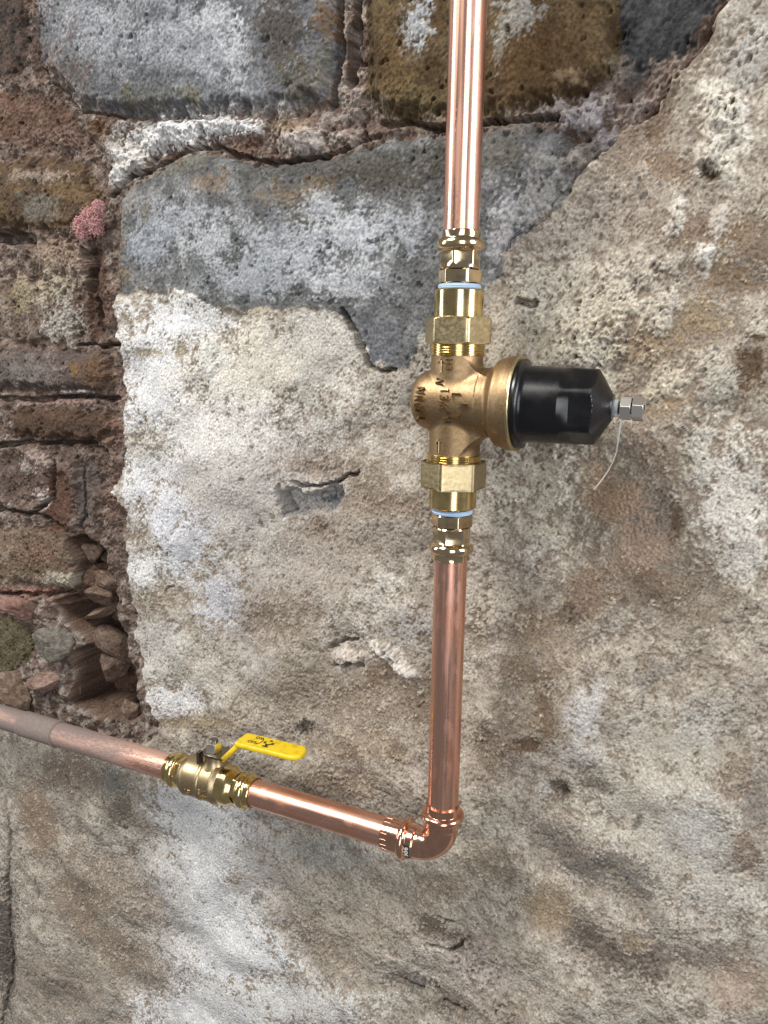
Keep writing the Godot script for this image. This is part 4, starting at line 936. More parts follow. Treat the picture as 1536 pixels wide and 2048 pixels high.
func build_wall() -> void:
	var wall := thing("stone_wall", "old rubble stone wall half covered with stained sandy lime plaster", "wall", Vector3(0, 0, PLANE))
	var X := spaced(-0.62, 0.26, 0.00135, 0.00085)
	var Y := spaced(-0.81, 0.35, 0.00125, 0.00085)
	var nx := X.size()
	var ny := Y.size()
	var total := nx * ny
	var H := PackedFloat32Array()
	var G := PackedFloat32Array()
	var nB := PackedFloat32Array()
	var nC := PackedFloat32Array()
	var nM := PackedFloat32Array()
	var nF := PackedFloat32Array()
	var ID := PackedInt32Array()
	var CO := PackedColorArray()
	var COV := PackedFloat32Array()
	COV.resize(total)
	COV.fill(0.70)
	nF.resize(total)
	H.resize(total); G.resize(total); nB.resize(total); nC.resize(total); nM.resize(total); ID.resize(total); CO.resize(total)
	var f_macro := noise(5.0, 3, 3)
	var f_bulge := noise(12.0, 2, 37)
	var f_b := noise(70.0, 4, 5)
	var f_c := noise(170.0, 3, 7)
	var f_m := noise(38.0, 4, 9)
	var f_d := noise(430.0, 2, 13)
	var f_e := noise(260.0, 3, 17)
	var f_s := noise(330.0, 2, 19)
	var f_t := noise(110.0, 3, 23)
	var f_r := noise(150.0, 2, 29, FastNoiseLite.TYPE_SIMPLEX_SMOOTH, true)
	var mortar_a := Color(0.150, 0.108, 0.088)
	var mortar_b := Color(0.330, 0.285, 0.250)
	var at := 0
	for j in ny:
		var y := Y[j]
		for i in nx:
			var x := X[i]
			var b := f_b.get_noise_2d(x, y)
			var m := f_m.get_noise_2d(x, y)
			nB[at] = b
			nC[at] = f_c.get_noise_2d(x, y)
			nM[at] = m
			nF[at] = f_s.get_noise_2d(x + 5.0, y)
			H[at] = 0.008 * f_macro.get_noise_2d(x, y) - 0.0105 + 0.006 * m
			G[at] = 0.0015
			CO[at] = mortar_a.lerp(mortar_b, smoothstep(-0.15, 0.35, b + 0.3 * m))
			at += 1
	# pieces, one over the other
	for r in REGIONS.size():
		var d: Dictionary = REGIONS[r]
		var p := PackedFloat32Array(d.p)
		var lo := Vector2(1e9, 1e9)
		var hi := -lo
		for k in p.size() / 2:
			lo = lo.min(Vector2(p[k * 2], p[k * 2 + 1]))
			hi = hi.max(Vector2(p[k * 2], p[k * 2 + 1]))
		var i0 := maxi(first_past(X, lo.x - 0.006) - 1, 0)
		var i1 := first_past(X, hi.x + 0.006)
		var j0 := maxi(first_past(Y, lo.y - 0.006) - 1, 0)
		var j1 := first_past(Y, hi.y + 0.006)
		var st := 4
		var cw := (i1 - i0) / st + 2
		var ch := (j1 - j0) / st + 2
		var coarse := PackedFloat32Array()
		coarse.resize(cw * ch)
		for cj in ch:
			for ci in cw:
				coarse[ci + cj * cw] = inside_distance(p, X[mini(i0 + ci * st, nx - 1)], Y[mini(j0 + cj * st, ny - 1)])
		var mid := (lo + hi) * 0.5
		var ca := Color(d.a[0], d.a[1], d.a[2])
		var cb := Color(d.b[0], d.b[1], d.b[2])
		var off: float = d.off
		var edge: float = d.edge
		var rough: float = d.rough
		var tx: float = d.tx
		var ty: float = d.ty
		var big: bool = d.name == "plaster"
		var wander := 0.35 if d.name == "cavity" else (1.7 if hi.x - lo.x < 0.16 and r < 18 else (0.45 if big else 1.0))
		for j in range(j0, j1 + 1):
			var fj := float((j - j0) % st) / st
			var cj := (j - j0) / st
			for i in range(i0, i1 + 1):
				var fi := float((i - i0) % st) / st
				var q := (i - i0) / st + cj * cw
				var sd := lerpf(lerpf(coarse[q], coarse[q + 1], fi), lerpf(coarse[q + cw], coarse[q + cw + 1], fi), fj)
				var v := j * nx + i
				sd += wander * (0.0042 * nB[v] + 0.0010 * nC[v])
				if big:
					sd += 0.0055 * nM[v]
				if sd <= 0.0:
					continue
				var x := X[i]
				var y := Y[j]
				var t := smoothstep(0.0, edge, sd)
				var aim := 0.006 * f_macro.get_noise_2d(x, y) + off + (0.0008 if big else 0.0022) * nM[v]
				if big:
					aim += 0.0004 * nB[v] + 0.0065 * f_bulge.get_noise_2d(x, y)
				else:
					if d.name == "cavity":
						aim += 0.012 * nM[v] + 0.004 * nB[v]
					aim += tx * (x - mid.x) + ty * (y - mid.y) + 0.0025 * smoothstep(0.0, edge * 4.0, sd)
				H[v] = lerpf(H[v], aim, t)
				G[v] = lerpf(G[v], rough, t)
				CO[v] = CO[v].lerp(ca.lerp(cb, smoothstep(-0.3, 0.35, nM[v] + 0.4 * nB[v])), smoothstep(0.0, 0.0016, sd))
				ID[v] = r + 1
	var plaster_id := 0
	for r in REGIONS.size():
		if REGIONS[r].name == "plaster":
			plaster_id = r + 1
	# stains, bloom, crusts, and the painted light and shade
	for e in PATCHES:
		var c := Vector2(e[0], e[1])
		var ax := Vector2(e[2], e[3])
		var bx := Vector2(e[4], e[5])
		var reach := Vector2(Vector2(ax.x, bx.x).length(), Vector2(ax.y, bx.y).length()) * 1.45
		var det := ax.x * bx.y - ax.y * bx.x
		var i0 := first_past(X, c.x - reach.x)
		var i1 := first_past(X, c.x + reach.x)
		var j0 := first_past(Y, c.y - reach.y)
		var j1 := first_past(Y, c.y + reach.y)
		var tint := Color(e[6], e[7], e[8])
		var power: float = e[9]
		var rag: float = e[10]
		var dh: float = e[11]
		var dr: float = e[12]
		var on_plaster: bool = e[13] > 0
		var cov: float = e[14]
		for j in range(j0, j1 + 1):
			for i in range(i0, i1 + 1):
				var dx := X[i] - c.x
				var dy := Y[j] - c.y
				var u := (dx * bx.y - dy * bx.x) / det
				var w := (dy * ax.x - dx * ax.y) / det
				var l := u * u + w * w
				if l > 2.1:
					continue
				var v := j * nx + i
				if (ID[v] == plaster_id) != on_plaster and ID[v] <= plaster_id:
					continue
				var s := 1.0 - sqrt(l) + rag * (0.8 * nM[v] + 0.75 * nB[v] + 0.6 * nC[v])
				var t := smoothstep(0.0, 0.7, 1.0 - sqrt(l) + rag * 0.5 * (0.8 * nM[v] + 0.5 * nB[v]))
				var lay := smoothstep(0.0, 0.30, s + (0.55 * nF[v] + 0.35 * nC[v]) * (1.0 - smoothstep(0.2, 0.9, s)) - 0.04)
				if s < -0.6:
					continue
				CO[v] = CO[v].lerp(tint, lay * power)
				H[v] += dh * t
				G[v] = maxf(G[v] + dr * t, 0.00006)
				if cov >= 0.0:
					COV[v] = lerpf(COV[v], cov, lay * power)
	# cracks and open joints
	for e in CRACKS:
		var wide: float = e[0]
		var deep: float = e[1]
		for k in range(2, e.size() - 2, 2):
			var a := Vector2(e[k], e[k + 1])
			var b := Vector2(e[k + 2], e[k + 3])
			var lo := a.min(b) - Vector2.ONE * wide * 2.2
			var hi := a.max(b) + Vector2.ONE * wide * 2.2
			var ab := b - a
			var i0 := first_past(X, lo.x)
			var i1 := first_past(X, hi.x)
			var j0 := first_past(Y, lo.y)
			var j1 := first_past(Y, hi.y)
			for j in range(j0, j1 + 1):
				for i in range(i0, i1 + 1):
					var v := j * nx + i
					var p := Vector2(X[i] + 0.0035 * nB[v], Y[j] + 0.0035 * nM[v] + 0.001 * nC[v])
					var t := clampf((p - a).dot(ab) / ab.length_squared(), 0.0, 1.0)
					var l := (a + ab * t).distance_to(p) / (wide * (0.6 + 0.7 * clampf(nM[v] + 0.4, 0.0, 1.0)))
					var s := smoothstep(0.62, 0.34, l)
					if s > 0.0:
						var ground := -0.008 - deep
						H[v] = minf(H[v], lerpf(H[v], maxf(ground, H[v] - deep), s))
	# grain: weaker on steep faces, where it would be drawn out
	var B := H.duplicate()
	var f_p := noise(95.0, 2, 31)
	var base_coat := Color(0.262, 0.212, 0.168)
	var cream := Color(0.56, 0.50, 0.41)
	at = 0
	for j in ny:
		var y := Y[j]
		for i in nx:
			var x := X[i]
			var d := f_d.get_noise_2d(x, y)
			var rid := f_r.get_noise_2d(x, y)
			var rough := G[at]
			if ID[at] == plaster_id:
				var m := smoothstep(0.0, 0.16, COV[at] - 0.46 + 0.42 * nB[at] + 0.42 * nC[at] + 0.30 * nF[at])
				var low := smoothstep(0.55, 0.2, COV[at])
				CO[at] = base_coat.lerp(CO[at], maxf(low, 0.2)).lerp(CO[at].lerp(cream, low), m)
				H[at] += (0.0007 + 1.1 * maxf(rough - 0.0003, 0.0)) * m * (1.0 - 0.5 * smoothstep(0.7, 1.0, COV[at]))
				rough *= 0.35 + 0.65 * m
			var ia := maxi(i - 1, 0)
			var ib := mini(i + 1, nx - 1)
			var ja := maxi(j - 1, 0)
			var jb := mini(j + 1, ny - 1)
			var sx := (B[j * nx + ib] - B[j * nx + ia]) / (X[ib] - X[ia])
			var sy := (B[jb * nx + i] - B[ja * nx + i]) / (Y[jb] - Y[ja])
			rough /= 1.0 + 1.5 * (sx * sx + sy * sy)
			var h := B[at]
			var pit := f_p.get_noise_2d(x, y)
			if pit > 0.56 + 0.25 * nM[at]:
				H[at] -= 4.5 * rough * smoothstep(0.0, 0.12, pit - 0.56 - 0.25 * nM[at])
			H[at] += rough * (0.95 * d + 0.55 * nC[at]) + maxf(rough - 0.0007, 0.0) * 1.3 * rid
			var e := f_e.get_noise_3d(x, y, h)
			var s := f_s.get_noise_3d(x, y, h)
			var t := f_t.get_noise_3d(x, y, h)
			var busy := clampf(G[at] / 0.0012, 0.0, 1.0) * clampf(0.75 + 1.2 * nM[at], 0.25, 1.0)
			var k := 1.18 * (1.0 + lerpf(0.14, 0.42, busy) * e + 0.20 * t)
			if s > 0.34:
				k *= 1.0 - lerpf(0.22, 0.72, busy) * smoothstep(0.34, 0.6, s + 0.3 * t)
			if s < -0.42:
				k *= 1.0 + 0.45 * smoothstep(0.42, 0.7, -s)
			CO[at] = Color(minf(CO[at].r * k, 0.95), minf(CO[at].g * k, 0.95), minf(CO[at].b * k, 0.95))
			at += 1
	# split into pieces: each vertex's normal comes from the whole face of the wall
	var quads := []
	for r in REGIONS.size() + 1:
		quads.append(PackedInt32Array())
	for j in ny - 1:
		for i in nx - 1:
			var v := j * nx + i
			quads[ID[v]].append(v)
	var stamp := PackedInt32Array()
	var index := PackedInt32Array()
	stamp.resize(total)
	stamp.fill(-1)
	index.resize(total)
	var corners := [0, 1, nx, nx + 1]
	for r in quads.size():
		var list: PackedInt32Array = quads[r]
		if list.is_empty():
			continue
		var pv := PackedVector3Array()
		var pn := PackedVector3Array()
		var pc := PackedColorArray()
		var ix := PackedInt32Array()
		ix.resize(list.size() * 6)
		var w := 0
		for v in list:
			for c in corners:
				var q: int = v + c
				if stamp[q] != r:
					stamp[q] = r
					index[q] = pv.size()
					var i := q % nx
					var j := q / nx
					var ia := maxi(i - 1, 0)
					var ib := mini(i + 1, nx - 1)
					var ja := maxi(j - 1, 0)
					var jb := mini(j + 1, ny - 1)
					pv.append(Vector3(X[i], Y[j], H[q]))
					pn.append(Vector3(-(H[j * nx + ib] - H[j * nx + ia]) / (X[ib] - X[ia]), -(H[jb * nx + i] - H[ja * nx + i]) / (Y[jb] - Y[ja]), 1.0).normalized())
					pc.append(CO[q])
			var a := index[v]
			var b := index[v + 1]
			var c := index[v + nx]
			var d := index[v + nx + 1]
			ix[w] = a; ix[w + 1] = d; ix[w + 2] = b
			ix[w + 3] = a; ix[w + 4] = c; ix[w + 5] = d
			w += 6
		# a stone goes on into the wall behind its rim
		if r > 0 and REGIONS[r - 1].name == "stone":
			for v in list:
				for side in [[-1, 0, nx], [1, 1, nx + 1], [-nx, 0, 1], [nx, nx, nx + 1]]:
					var o: int = v + side[0]
					if o < 0 or o >= total or ID[o] == r:
						continue
					var a: int = index[v + side[1]]
					var b: int = index[v + side[2]]
					var base := pv.size()
					var out := Vector3(signf(side[0]), 0, 0) if absi(side[0]) == 1 else Vector3(0, signf(side[0]), 0)
					for q in [a, b]:
						pv.append(pv[q]); pn.append(out); pc.append(pc[q])
						pv.append(pv[q] + Vector3(0, 0, -0.04)); pn.append(out); pc.append(pc[q])
					tri(ix, pv, pn, base, base + 1, base + 2)
					tri(ix, pv, pn, base + 1, base + 3, base + 2)
		var name_ := "mortar" if r == 0 else str(REGIONS[r - 1].name)
		part(name_, arrays(pv, pn, PackedVector2Array(), pc, ix), mat.stone if r > 0 and REGIONS[r - 1].name == "stone" else mat.wall, wall, "crumbling brown and lime mortar between the stones" if r == 0 else str(REGIONS[r - 1].label))
	var core := BoxMesh.new()
	core.size = Vector3(1.9, 2.0, 0.15)
	part("wall_core", core, mat.core, wall).position = Vector3(-0.2, -0.2, -0.38)
	# loose rubble lodged in the cavity and the joints
	var rng := RandomNumberGenerator.new()
	rng.seed = 404
	for k in 17:
		var q := k / 16.0
		var deep := rng.randf_range(0.028, 0.095)
		var spot := Vector3(lerpf(-0.4049, -0.3976, q) + rng.randf_range(-0.016, 0.008) + deep * 0.25, lerpf(-0.1566, -0.3343, q), -deep)
		var size := Vector3(rng.randf_range(0.018, 0.032), rng.randf_range(0.007, 0.014), rng.randf_range(0.014, 0.024))
		var tone := rng.randf_range(0.85, 1.25)
		rock(wall, "brown rubble stone lodged in the side of the cavity", spot, size, Vector3(rng.randf_range(-0.5, 0.5), rng.randf_range(-1, 1), rng.randf_range(-0.6, 0.6)), Color(0.150, 0.100, 0.075) * tone, Color(0.225, 0.165, 0.130) * tone, 200 + k)
	rock(wall, "brown slab deep at the top of the cavity", Vector3(-0.4071, -0.1973, -0.0380), Vector3(0.026, 0.016, 0.02), Vector3(0, 0.3, 0.1), Color(0.134, 0.085, 0.063), Color(0.210, 0.139, 0.106), 21)
	rock(wall, "flat reddish slab across the cavity", Vector3(-0.4433, -0.2229, -0.0340), Vector3(0.03, 0.01, 0.02), Vector3(0, 0.2, 0.12), Color(0.157, 0.094, 0.071), Color(0.224, 0.145, 0.111), 23)
	rock(wall, "dark wedge stone at the back of the cavity", Vector3(-0.3893, -0.2783, -0.0620), Vector3(0.016, 0.03, 0.02), Vector3(0, 0, 0.2), Color(0.135, 0.089, 0.070), Color(0.203, 0.139, 0.110), 25)
	rock(wall, "brown rubble stone above the old pipe", Vector3(-0.4100, -0.3491, -0.0280), Vector3(0.034, 0.017, 0.02), Vector3(0, 0.2, -0.1), Color(0.146, 0.098, 0.075), Color(0.218, 0.151, 0.115), 27)
	rock(wall, "small tan chip at the cavity mouth", Vector3(-0.3667, -0.3299, -0.0220), Vector3(0.012, 0.015, 0.012), Vector3(0, 0.2, 0.3), Color(0.176, 0.123, 0.091), Color(0.257, 0.195, 0.154), 29)
	rock(wall, "red brown lump in the joint beside the plaster", Vector3(-0.3781, -0.1184, -0.0200), Vector3(0.013, 0.024, 0.012), Vector3(0, 0, 0.1), Color(0.150, 0.081, 0.060), Color(0.224, 0.134, 0.106), 31)
	rock(wall, "red sandstone lump wedged above the cavity", Vector3(-0.4932, -0.2355, -0.0100), Vector3(0.03, 0.0125, 0.02), Vector3(0, 0.2, -0.25), Color(0.231, 0.134, 0.110), Color(0.332, 0.211, 0.173), 3)
	rock(wall, "grey broken stone poking out of the cavity", Vector3(-0.4469, -0.2661, -0.0060), Vector3(0.023, 0.0195, 0.02), Vector3(0.3, 0.4, 0.5), Color(0.173, 0.159, 0.135), Color(0.268, 0.246, 0.211), 5)
	rock(wall, "dark rounded stone inside the cavity", Vector3(-0.4416, -0.2574, -0.0360), Vector3(0.0155, 0.017, 0.016), Vector3(0, 0, 0.3), Color(0.147, 0.112, 0.091), Color(0.219, 0.169, 0.136), 7)
	rock(wall, "pinkish stone low in the cavity", Vector3(-0.4659, -0.3146, -0.0120), Vector3(0.028, 0.013, 0.018), Vector3(0, 0.3, 0.3), Color(0.232, 0.151, 0.125), Color(0.334, 0.240, 0.199), 9)
	rock(wall, "buff rubble lump above the old pipe", Vector3(-0.5143, -0.3363, -0.0080), Vector3(0.03, 0.025, 0.02), Vector3(0, 0.3, 0.2), Color(0.190, 0.133, 0.101), Color(0.281, 0.216, 0.166), 11)
	rock(wall, "small brown stone deep in the cavity", Vector3(-0.4052, -0.3199, -0.0700), Vector3(0.022, 0.02, 0.02), Vector3(0, 0, 0), Color(0.146, 0.094, 0.071), Color(0.217, 0.139, 0.106), 13)
	rock(wall, "grey slab end below the old pipe", Vector3(-0.3660, -0.3962, -0.0020), Vector3(0.024, 0.014, 0.012), Vector3(0, 0.2, -0.2), Color(0.156, 0.162, 0.150), Color(0.230, 0.230, 0.210), 15)
	rock(wall, "dark lump below the old pipe by the frame edge", Vector3(-0.5321, -0.4096, -0.0100), Vector3(0.026, 0.017, 0.016), Vector3(0, 0.2, -0.4), Color(0.135, 0.089, 0.067), Color(0.218, 0.151, 0.115), 17)

func rock(wall: Node3D, label: String, at: Vector3, size: Vector3, turn: Vector3, a: Color, b: Color, seed_: int) -> void:
	var f := noise(1.1, 3, seed_)
	var g := noise(6.0, 3, seed_ + 1)
	var rings := 40
	var segs := 56
	var v := PackedVector3Array()
	var c := PackedColorArray()
	var ix := PackedInt32Array()
	var planes := []
	var rng := RandomNumberGenerator.new()
	rng.seed = seed_
	for k in 9:
		planes.append([Vector3(rng.randf_range(-1, 1), rng.randf_range(-1, 1), rng.randf_range(-1, 1)).normalized(), rng.randf_range(0.48, 0.85)])
	for j in rings + 1:
		for i in segs + 1:
			var th := PI * j / rings
			var ph := TAU * (i % segs) / segs
			var d := Vector3(sin(th) * cos(ph), cos(th), sin(th) * sin(ph))
			var r := 1.0
			for pl in planes:
				var q: float = d.dot(pl[0])
				if q > 0.05:
					r = minf(r, pl[1] / q)
			r *= 1.0 + 0.10 * f.get_noise_3dv(d) + 0.06 * g.get_noise_3dv(d)
			v.append(d * r * size)
			var k := 1.0 + 0.5 * g.get_noise_3dv(d * 4.0 + Vector3.ONE * 7.0)
			var m := a.lerp(b, smoothstep(-0.2, 0.3, f.get_noise_3dv(d * 2.0 + Vector3.ONE * 3.0)))
			c.append(Color(m.r * k, m.g * k, m.b * k))
	var n := PackedVector3Array()
	n.resize(v.size())
	for k in v.size():
		n[k] = v[k]
	for j in rings:
		for i in segs:
			var p := j * (segs + 1) + i
			tri(ix, v, n, p, p + 1, p + segs + 1)
			tri(ix, v, n, p + 1, p + segs + 2, p + segs + 1)
	var face := PackedVector3Array()
	face.resize(v.size())
	for k in range(0, ix.size(), 3):
		var q := -(v[ix[k + 1]] - v[ix[k]]).cross(v[ix[k + 2]] - v[ix[k]])
		for e in 3:
			face[ix[k + e]] += q
	for j in rings + 1:
		var p := j * (segs + 1)
		var both := face[p] + face[p + segs]
		face[p] = both
		face[p + segs] = both
	for k in v.size():
		face[k] = face[k].normalized() if face[k].length() > 0.0 else n[k].normalized()
	var o := part("stone", arrays(v, face, PackedVector2Array(), c, ix), mat.stone, wall, label)
	o.position = at
	o.rotation = turn

# ---------------------------------------------------------------- pipes and fittings
func tube(called: String, label: String, from: float, to: float, along_x: bool, at: Vector3, m: Material) -> Node3D:
	var o := thing(called, label, "pipe", at)
	var r := 0.0111
	part("tube", lathe([[0.0095, from + 0.001], [r - 0.0004, from], [r, from + 0.0004], [r, to - 0.0004], [r - 0.0004, to], [0.0095, to - 0.001]], 72, along_x), m, o)
	return o

# A press socket from its open mouth inwards: collar, bead over the seal, barrel pressed to a hexagon.
func socket_rows(mouth: float, dir: float, collar: float, barrel: float, tail: float) -> Array:
	var r := 0.0113
	var y := func(mm: float) -> float: return mouth + dir * mm * 0.001
	var rows := [[r, y.call(9.0)], [r, y.call(0.3)], [r + 0.0004, y.call(0.0)], [r + 0.0011, y.call(0.1)], [r + 0.0014, y.call(0.6)], [r + 0.0014, y.call(collar * 0.8), 0.25], [r + 0.0013, y.call(collar), 0.0]]
	for k in 9:
		var a := PI * k / 8.0
		rows.append([r + 0.0014 + 0.0024 * sin(a), y.call(collar + 3.6 - 3.4 * cos(a)), 0.0])
	rows.append([r + 0.0013, y.call(collar + 7.6), 0.6])
	rows.append([r + 0.0013, y.call(collar + 8.6), 0.9])
	rows.append([r + 0.0013, y.call(collar + 7.4 + barrel * 0.6), 0.9])
	rows.append([r + 0.0015, y.call(collar + 7.4 + barrel), 0.15])
	rows.append([tail, y.call(collar + 7.4 + barrel + 0.8), 0.0])
	return rows

func hex_rows(y0: float, y1: float, r: float) -> Array:
	var cut := r * 0.055
	var rows := []
	rows.append([r, y0, 1.0, r * 0.86])
	for k in 5:
		rows.append([r, y0 + cut * (0.1 + 0.3 * k) * 0.9, 1.0, r * lerpf(0.90, 1.0, k / 4.0)])
	for k in 5:
		rows.append([r, y1 - cut * (0.1 + 0.3 * (4 - k)) * 0.9, 1.0, r * lerpf(1.0, 0.90, k / 4.0)])
	rows.append([r, y1, 1.0, r * 0.86])
	return rows

func thread_rows(y0: float, y1: float, r: float, ridges: int) -> Array:
	var rows := [[r - 0.004, y0], [r - 0.0006, y0]]
	for k in ridges:
		var a := lerpf(y0, y1, float(k) / ridges)
		var s := (y1 - y0) / ridges
		rows.append([r - 0.0007, a + s * 0.12])
		rows.append([r, a + s * 0.42])
		rows.append([r, a + s * 0.58])
		rows.append([r - 0.0007, a + s * 0.88])
	rows.append([r - 0.0006, y1])
	rows.append([r - 0.004, y1])
	return rows

func adapter(label: String, mouth: float, dir: float) -> void:
	var o := thing("press_adapter", label, "pipe fitting", Vector3(0, mouth, 0), "press adapters on the regulator")
	var rows := socket_rows(0.0, dir, 4.6, 10.0, 0.0122)
	part("socket", lathe(rows, 96), mat.bronze_bright, o)
	var y := dir * 0.0228
	part("hex_collar", lathe([[0.0112, y], [0.0128, y, 1.0], [0.0139, y + dir * 0.0007, 1.0], [0.0139, y + dir * 0.0080, 1.0], [0.0132, y + dir * 0.0088, 1.0], [0.0112, y + dir * 0.0088]], 96, false, 0.35, 20.0), mat.bronze_bright, o)
	var y2 := y + dir * 0.0089
	var tape := []
	for k in 9:
		var t := k / 8.0
		tape.append([0.0126 + 0.0009 * sin(PI * t) + 0.0002 * sin(k * 2.3), y2 + dir * 0.0031 * t])
	part("seal_tape", lathe(tape, 64), mat.tape, o, "pale blue thread sealing tape")

func regulator_field(p: Vector3) -> float:
	# barrel along x: rounded end, waist, then the bell
	var rad := Vector2(p.y, p.z).length()
	var want := 0.0200
	if p.x < -0.012:
		var q := clampf((-0.012 - p.x) / 0.0148, 0.0, 1.0)
		want = 0.0200 - 0.0045 * q * q - 0.0035 * pow(q, 8.0)
	elif p.x > 0.012:
		want = 0.0200 + 0.0012 * smoothstep(0.012, 0.022, p.x)
	var barrel := maxf(rad - want, maxf(-0.0268 - p.x, p.x - 0.030)) 
	var bell_r := 0.0
	if p.x > 0.019:
		bell_r = 0.0195 + 0.0082 * smoothstep(0.0235, 0.0310, p.x) + 0.0017 * smoothstep(0.030, 0.038, p.x)
	var bell := maxf((rad - bell_r) * 0.75, maxf(0.0195 - p.x, p.x - 0.0415))
	var neck := maxf(Vector2(p.x, p.z).length() - 0.0166, maxf(p.y - 0.0300, -p.y - 0.0350))
	# webs from the necks to the bell
	var up := maxf(absf(p.z) - 0.0125, maxf((p.x * 0.62 + p.y * 0.785) - 0.0262, maxf(-p.x, maxf(p.x - 0.026, maxf(-p.y, p.y - 0.029)))))
	var down := maxf(absf(p.z) - 0.0125, maxf((p.x * 0.56 - p.y * 0.828) - 0.0300, maxf(-p.x, maxf(p.x - 0.022, maxf(p.y, -p.y - 0.034)))))
	var d := smin(barrel, neck, 0.0022)
	d = smin(d, up, 0.0035)
	d = smin(d, down, 0.0035)
	return smin(d, bell, 0.004)

func on_barrel(x: float, y: float) -> Array:
	var r := 0.0203
	var z := sqrt(maxf(r * r - y * y, 1e-6))
	return [Vector3(x, y, z), Vector3(0, y, z).normalized()]

func build_regulator() -> void:
	var o := thing("pressure_regulator", "cast bronze pressure regulator with black bell cap and hexagonal union nuts", "pressure regulator")
	part("body", nets(regulator_field, Vector3(-0.030, -0.040, -0.033), Vector3(0.045, 0.034, 0.033), 0.00088), mat.cast, o)
	part("bell_rim", lathe([[0.0270, 0.0408], [0.0292, 0.0408], [0.0297, 0.0413], [0.0297, 0.0424], [0.0291, 0.0429], [0.0270, 0.0429]], 96, true), mat.brass_satin, o, "thin bright rim of the bell")
	# cap
	var cap_rows := [[0.0268, 0.0425], [0.0274, 0.0432], [0.0276, 0.0446]]
	for k in 15:
		var a := PI / 2.0 * k / 14.0
		cap_rows.append([0.0236 + 0.0040 * (1.0 - sin(a)) , 0.0448 + 0.0046 * (1.0 - cos(a)) + 0.0004])
	cap_rows.append_array([[0.0235, 0.0555], [0.0231, 0.0700], [0.02667, 0.0702, 1.0, 0.0231], [0.0238, 0.0766, 1.0, 0.0230], [0.0238, 0.0890, 1.0, 0.0226]])
	for k in 9:
		cap_rows.append([0.0238, lerpf(0.0892, 0.0930, k / 8.0), 1.0, lerpf(0.0226, 0.0168, k / 8.0)])
	cap_rows.append_array([[0.0080, 0.0985], [0.0076, 0.0990], [0.0040, 0.0991]])
	var cap := part("cap", lathe(cap_rows, 144, true, PI / 6.0 - 0.05, 9.0), mat.black, o, "glossy black plastic cap with hexagon flats and cone end")
	part("collar", lathe([[0.003, 0.0990], [0.0052, 0.0991], [0.0054, 0.1000], [0.0052, 0.1022], [0.003, 0.1023]], 40, true), mat.clear, cap)
	part("adjusting_screw", lathe(thread_rows(0.1000, 0.1040, 0.0036, 4), 40, true), mat.steel_dark, o)
	part("lock_nut", lathe(hex_rows(0.1036, 0.1096, 0.0074), 96, true, 0.2, 20.0), mat.steel, o)
	part("screw_head", lathe(hex_rows(0.1104, 0.1168, 0.0075) + [[0.003, 0.1167]], 96, true, 0.34, 20.0), mat.steel, o)
	part("screw_shank", lathe([[0.0034, 0.1090], [0.0034, 0.1110]], 32, true), mat.steel_dark, o)
	for s in [1.0, -1.0]:
		var y := 0.0290 if s > 0.0 else -0.0340
		part("thread", lathe(thread_rows(y, y + s * 0.0078, 0.0181, 5), 96), mat.brass, o)
		var y1: float = y + s * (0.0070 if s > 0.0 else 0.0062)
		var nut := hex_rows(y1, y1 + s * (0.0166 if s > 0.0 else 0.0148), 0.0217)
		nut.insert(0, [0.0178, y1, 0.0, 0.0178])
		nut.append([0.0150, y1 + s * (0.0166 if s > 0.0 else 0.0148), 0.0, 0.0150])
		part("union_nut", lathe(nut, 96, false, 0.42 if s > 0.0 else 0.05, 20.0), mat.brass_satin, o)
		var y2: float = y1 + s * (0.0160 if s > 0.0 else 0.0144)
		var long := 0.0174 if s > 0.0 else 0.0154
		part("tailpiece", lathe([[0.0152, y2], [0.0157, y2 + s * 0.0008], [0.0157, y2 + s * (long - 0.0008)], [0.0151, y2 + s * (long - 0.0001)], [0.0120, y2 + s * long]], 80), mat.brass, o)
	# cast lettering
	var down := Vector3.DOWN
	for e in [["N", -0.0172, 0.0072], ["R", -0.0176, 0.0022], ["3", -0.0178, -0.0026], ["X", -0.0172, -0.0068], ["L", -0.0172, -0.0112], ["W", -0.0052, 0.0128], ["I", -0.0012, 0.0078], ["L", 0.0072, 0.0050], ["K", 0.0124, -0.0012], ["I", 0.0066, -0.0082], ["N", 0.0008, -0.0106], ["S", -0.0052, -0.0158], ["3", -0.0006, 0.0030], ["/", -0.0012, 0.0000], ["4", -0.0014, -0.0030], ["\"", 0.0002, -0.0062]]:
		var spot := on_barrel(e[1], e[2])
		var out: Vector3 = spot[1]
		lettering(e[0], 0.0052, 0.0026, mat.cast_mark, o, spot[0], down - out * down.dot(out), Vector3.RIGHT)
	for e in [["H", 0.0010, 0.0252], ["3", 0.0010, 0.0212]]:
		lettering(e[0], 0.0044, 0.0018, mat.cast_mark, o, Vector3(e[1], e[2], 0.0166), down, Vector3.RIGHT)
	for y in [0.0225, -0.0280]:
		var arrow := part("arrow", sweep(PackedVector3Array([Vector3(-0.0048, y - 0.0040, 0.0160), Vector3(-0.0048, y + 0.0036, 0.0160)]), PackedFloat32Array([0.0009, 0.0009]), 10), mat.cast_mark, o)
		for s in [-1.0, 1.0]:
			part("arrow_head", sweep(PackedVector3Array([Vector3(-0.0048, y + 0.0045, 0.0158), Vector3(-0.0048 + s * 0.0019, y + 0.0018, 0.0160)]), PackedFloat32Array([0.0007, 0.0006]), 10), mat.cast_mark, arrow)

